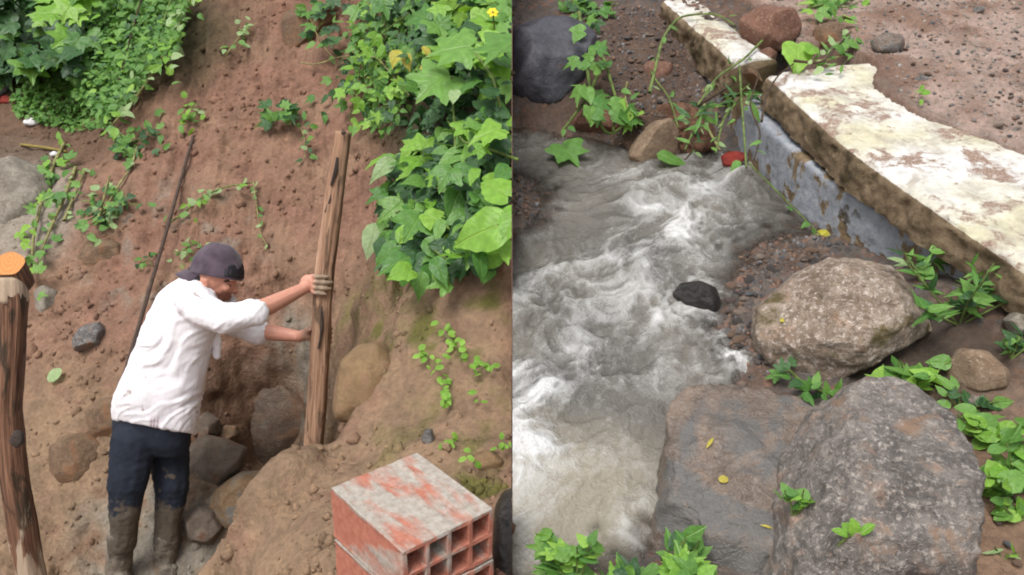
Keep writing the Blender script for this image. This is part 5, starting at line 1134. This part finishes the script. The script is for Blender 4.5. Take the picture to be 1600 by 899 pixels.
vine('weed with dark leaves and a yellow flower in mid slope', [(472,185),(452,178),(432,182),(410,186)], 17, 14, 24, ('trilobe','lobed'), 'dmm', .06, G_wood, .005, spread=11, name='slope_weed', cat='weed')
vine('withered sprig hanging below the mid-slope weed', [(468,195),(478,220),(476,248)], 16, 10, 18, ('ovate',), 'pmd', .04, G_dry, .004, spread=7)
vine('tuft of weed just behind the man\'s cap', [(276,400),(288,388),(300,385),(312,378)], 20, 9, 17, ('ovate','lance'), 'mp', .04, spread=8, name='weed_tuft', cat='weed')
vine('small green weed right of the iron rod', [(222,410),(232,402),(238,415)], 8, 9, 14, ('ovate',), 'md', .03, spread=6, name='weed_tuft', cat='weed')
vine('sprig lying on the slope beside the top of the rod', [(296,160),(300,175),(310,160)], 6, 9, 14, ('oval',), 'pb', .03, spread=6, name='leafy_sprig', cat='sprig')
vine('leafy shoots at the right top of the slope beside the boulder', [(478,12),(490,42),(500,66),(520,90)], 22, 13, 22, ('trilobe','ovate'), 'dm', .16, G_dry, .004, spread=9)
put_root = empty('fallen_leaf', G(84, 580, .03)); tag(put_root, 'single pale green leaf fallen on the slope left of the man', 'leaf'); put_leaf(put_root, 'oval', G(76, 597, .03), 62, sized(26, 4.4), rng, 'p', .5, .1)
# seedlings on the mossy bank
for lab, pts, n in [('largest seedling cluster high on the mossy bank', [(688,520),(705,530),(716,545),(720,565)], 20), ('seedling cluster in the middle of the mossy bank', [(688,600),(698,615),(694,636)], 20), ('small seedling left on the mossy bank', [(658,552),(672,558)], 7), ('seedlings at the right edge of the mossy bank', [(745,582),(760,575),(764,562)], 12), ('small seedling above the bricks', [(696,688),(708,694)], 6), ('bright seedling at the far right of the bank above the black log', [(786,690),(797,700)], 7), ('single yellow-green blade of seedling above the bricks', [(737,706),(739,726)], 4), ('seedling pair below the large cluster', [(672,566),(688,578)], 7), ('tiny seedling beside the bank edge', [(750,626),(756,628)], 3)]:
    vine(lab, pts, n, 8, 15, ('oval',), 'b', .03, r=.002, name='seedling', cat='seedling', spread=6.5, side=-1)

# ---- plants beside the stream
db_ = lambda x, y: dist_of(RG(x, y, .0))
def surf(px, py):
    """the first solid surface seen at a pixel, whatever stone or bank it is"""
    dg = bpy.context.evaluated_depsgraph_get(); r = ray(px, py); ok, loc, *_ = SC.ray_cast(dg, Vector(CAM), Vector(r / np.linalg.norm(r)))
    return np.array(loc) if ok else RG(px, py)
bpy.context.view_layer.update()
def herb(name, label, base, height, n, spx, kinds, mks, lean=0, spread=.05, stems=3, up=.7, cat='weed', droop=0):
    """an upright herb: stems from one root, leaves up each stem"""
    w = surf(*base) if name == 'seedling' else RG(*base); root = empty(name, w); tag(root, label, cat); d = dist_of(w)
    for s in range(stems):
        a = rng.uniform(-1.5, 1.5); tip = w + RN * height * rng.uniform(.6, 1) * .8 + np.array([0, 0, 1]) * height * .2 + RIGHT * (lean + a * spread) + RU * rng.uniform(-1, 1) * spread * .7
        midp = (w + tip) / 2 + RIGHT * rng.uniform(-.02, .02) * height * 4; thin_stem(root, [w - RN * .01, midp, tip], .0035, .0018)
        for k in range(max(3, int(n * .62))):
            t = rng.uniform(.25, 1.02); p_ = w + (tip - w) * t + RIGHT * rng.normal() * .008; put_leaf(root, kinds[int(rng.integers(len(kinds)))], p_, rng.uniform(-30, 210) - droop, sized(rng.uniform(.7, 1.2) * spx, d), rng, mks[int(rng.integers(len(mks)))], up, .45, 1)
    return root
herb('leafy_weed', 'tall weed with narrow leaf whorls growing over the right end of the pitted boulder', (1500, 505), .20, 14, 34, ('lance','ovate'), 'mmd', -.02, .16, 8)
herb('leafy_weed', 'narrow-leaved weed rising beside the foot of the coping', (1560, 470), .12, 12, 30, ('lance',), 'mm', -.05, .10, 6)
herb('leafy_weed', 'pale-leaved sprig standing highest against the coping face', (1440, 440), .14, 10, 30, ('lance','ovate'), 'mp', -.03, .05, 3)
herb('leafy_weed', 'grey-green weed between the yellowish stone and the right edge', (1580, 560), .10, 10, 26, ('lance','ovate'), 'md', 0, .08, 5)
vine('creeping weed in the gap under the pitted boulder', [(1232,578),(1255,600),(1300,618),(1345,622),(1400,600)], 30, 16, 30, ('ovate','trilobe'), 'mmd', .04, G_stem, .005, 'creeping_weed', 'weed', 9, db_)
herb('leafy_weed', 'bright weed with ovate leaves between the two granite boulders', (1420, 615), .11, 10, 38, ('ovate',), 'mmb', -.01, .09, 6)
herb('leafy_weed', 'weed leaves at the foot of the yellowish stone', (1500, 640), .06, 8, 30, ('ovate',), 'md', 0, .07, 4)
herb('round_leaved_weed', 'lush round-leaved weed at the right edge beside the largest boulder', (1585, 770), .16, 16, 38, ('oval','heart'), 'mmb', -.03, .12, 9)
herb('round_leaved_weed', 'round-leaved weed shoots reaching left above the mud patch', (1560, 690), .09, 10, 36, ('oval',), 'bm', -.05, .07, 5)
herb('round_leaved_weed', 'low sprouts on the mud at the lower right edge', (1590, 815), .05, 8, 26, ('oval',), 'bm', 0, .05, 4)
herb('seedling', 'red-stemmed seedling sprouting beside the brown slab', (1240, 805), .09, 9, 22, ('ovate','oval'), 'bm', 0, .02, 3, cat='seedling')
herb('seedling', 'two-leaved seedling at the left foot of the largest boulder', (1308, 852), .06, 5, 26, ('oval',), 'b', 0, .015, 2, cat='seedling')
herb('seedling', 'thin grass sprout on the mud near the lower right corner', (1568, 872), .03, 5, 26, ('lance',), 'bp', 0, .02, 2, cat='seedling')
herb('leafy_weed', 'tallest herb at the lower left with a pointed bud', (885, 935), .22, 15, 36, ('trilobe','ovate'), 'mmb', -.01, .04, 4)
herb('leafy_weed', 'broad-leaved herb low at the bottom edge of the water', (930, 945), .09, 11, 42, ('ovate','trilobe'), 'mmd', 0, .10, 5)
herb('leafy_weed', 'slender herb leaning over the water at the bottom', (1005, 945), .09, 10, 40, ('ovate','lance','trilobe'), 'mb', .0, .08, 5)
herb('leafy_weed', 'dark-leaved sprig rising beside the grey rock', (1030, 905), .16, 5, 32, ('ovate',), 'dm', .02, .03, 2)
herb('leafy_weed', 'thin sprig with yellow-green leaves in front of the grey rock', (1065, 905), .13, 6, 34, ('ovate',), 'bm', .01, .03, 2)
herb('leafy_weed', 'bright toothed herb at the bottom beside the grey rock', (1100, 940), .09, 12, 44, ('lance','trilobe'), 'bbm', .02, .07, 4)
# vines over the rubble
vine('long green vine looping from the dark boulder to the water', [(905,20),(912,70),(918,110),(925,160),(940,200),(950,218),(975,195)], 14, 20, 40, ('trilobe','heart'), 'mm', .14, G_stem, .010, spread=8, depth=db_)
vine('vine arching over the dark boulder and tan stone', [(845,45),(880,55),(905,60),(945,90),(955,130),(965,160),(958,205)], 8, 18, 30, ('trilobe',), 'mm', .15, G_stem, .009, spread=7, depth=db_)
vine('thin vine drooping from the boulder to the water edge', [(935,115),(920,150),(890,190),(878,205)], 4, 14, 22, ('ovate',), 'm', .1, G_stem, .008, spread=6, depth=db_)
vine('weed clump at the top left above the dark boulder', [(885,15),(910,10),(945,14),(965,6)], 26, 16, 28, ('trilobe','ovate'), 'mmd', .06, spread=8, depth=db_, name='weed_tuft', cat='weed')
vine('leafy weed between the dark boulder and the tan stone', [(925,150),(945,160),(985,185),(995,200)], 16, 20, 36, ('trilobe','ovate'), 'mmb', .07, spread=8, depth=db_, name='weed_tuft', cat='weed')
def top_d(x, y): return min(db_(x, y), RD(x, y, .40))
vine('tall green stalk hanging over the wall gap down to the water', [(1146,-5),(1148,60),(1156,110),(1158,150),(1162,200),(1166,262)], 4, 14, 24, ('ovate',), 'm', .05, G_stem, .006, spread=5, depth=lambda x, y: RD(x, y, .30) - .03)
vine('grassy tangle hanging in the broken wall gap', [(1070,235),(1090,190),(1120,165),(1150,150),(1185,120)], 34, 20, 38, ('lance',), 'mmd', .05, G_stem, .004, spread=11, depth=lambda x, y: RD(x, y, .22) - .02, name='grass_tangle', cat='grass')
vine('thin vine loop draped over the white wall block', [(1015,145),(1035,60),(1060,25),(1120,20),(1148,40)], 3, 12, 20, ('ovate',), 'm', .04, G_stem, .007, spread=4, depth=lambda x, y: RD(x, y, .36) - .02)
vine('bent brown root hanging beside the coping end', [(1190,190),(1196,150),(1215,118),(1240,100)], 0, 5, 6, ('lance',), 'm', .03, G_wood, .005, spread=1, depth=lambda x, y: RD(x, y, .37) - .03, name='dry_root', cat='root')
vine('brown twig lying across the wall gap', [(1090,164),(1115,150),(1142,134)], 0, 5, 6, ('lance',), 'm', .03, G_wood, .008, spread=1, depth=lambda x, y: RD(x, y, .26) - .03, name='dry_twig', cat='twig')
vine('thin green runner along the water edge under the wall', [(1170,255),(1210,295),(1250,335),(1282,368)], 3, 12, 20, ('ovate',), 'm', .02, G_stem, .004, spread=3, depth=lambda x, y: RD(x, y, .03))
for lab, kind, px, py, ang, spx, mk, h, up in [
 ('large bright green heart-shaped leaf lying on the coping end', 'heart', 1246, 70, 262, 66, 'b', .42, .5), ('folded green leaf beside the heart-shaped leaf on the coping', 'ovate', 1262, 84, 55, 46, 'b', .42, .6),
 ('torn pale leaf floating at the left of the stream', 'lobed', 880, 228, 290, 52, 'm', .03, 1.), ('dark green leaf caught under the tan stone', 'ovate', 1026, 240, 325, 56, 'm', .04, .9),
 ('yellow leaf fallen on the gravel under the wall', 'heart', 1278, 366, 300, 32, 'y', .03, 1.), ('pair of green leaves on the dark boulder', 'trilobe', 880, 80, 280, 46, 'b', .2, .7),
 ('small orange leaf on the brown slab', 'oval', 1124, 752, 40, 18, 'y', .15, 1.), ('little orange leaf stuck on the wet slab edge', 'lance', 1104, 700, 60, 26, 'y', .13, .8), ('orange leaf on the grey foreground rock', 'lance', 1188, 820, 340, 22, 'y', .16, 1.), ('tiny yellow leaf on the pitted boulder', 'oval', 1218, 502, 20, 12, 'y', .12, .8)]:
    d = (dist_of(surf(px, py)) - .012 if mk == 'y' else RD(px, py, h) - .02); root = empty('fallen_leaf', P(px, py, d)); tag(root, lab, 'leaf'); put_leaf(root, kind, P(px, py, d), ang, sized(spx, d), rng, mk, up, .12, 1)
vine('weed patch on the track edge beside the slab fragment', [(1270,95),(1300,95),(1325,80),(1330,58)], 26, 14, 26, ('ovate','lance'), 'mmp', .03, G_dry, .005, spread=9, depth=lambda x, y: RD(x, y, .38), name='weed_tuft', cat='weed')
vine('green weed at the top edge above the rubble', [(1262,12),(1295,6),(1320,14),(1340,4)], 30, 16, 28, ('ovate','trilobe'), 'mb', .04, spread=9, depth=lambda x, y: RD(x, y, .40), name='weed_tuft', cat='weed')
vine('tiny green seedling on the track near its broken edge', [(1436,148),(1442,144)], 5, 10, 16, ('oval',), 'b', .02, r=.002, spread=5, depth=lambda x, y: RD(x, y, .40), name='seedling', cat='seedling')

for k, (ln, lab, h, r) in enumerate([([(1000,70),(1020,120),(1045,150),(1060,200)], 'dry pale tendril over the rubble beside the blue wall', .18, .005), ([(1040,150),(1075,190),(1085,235),(1070,250)], 'brown root strand hanging at the left of the root clump', .12, .005), ([(1100,160),(1105,200),(1125,235)], 'green grass stem hanging left in the wall gap', .2, .006), ([(1160,150),(1130,185),(1118,240)], 'curved green stem right of the root clump', .2, .006), ([(1185,120),(1170,165),(1190,210),(1178,250)], 'thin stem dangling in front of the coping end', .28, .004), ([(960,60),(985,110),(975,150),(985,180)], 'looping green runner over the earth bank', .14, .006), ([(1200,55),(1160,95),(1120,120),(1090,165)], 'yellowish runner crossing the wall gap', .36, .006), ([(1240,95),(1285,100),(1310,70),(1330,50)], 'dry runner lying along the coping end', .40, .006)]):
    vine(lab, ln, 5, 10, 24, ('lance', 'ovate'), 'mp', .03, (G_stem, G_wood, G_dry)[k % 3], r, spread=6, depth=lambda x, y, h=h: RD(x, y, h) - .01)
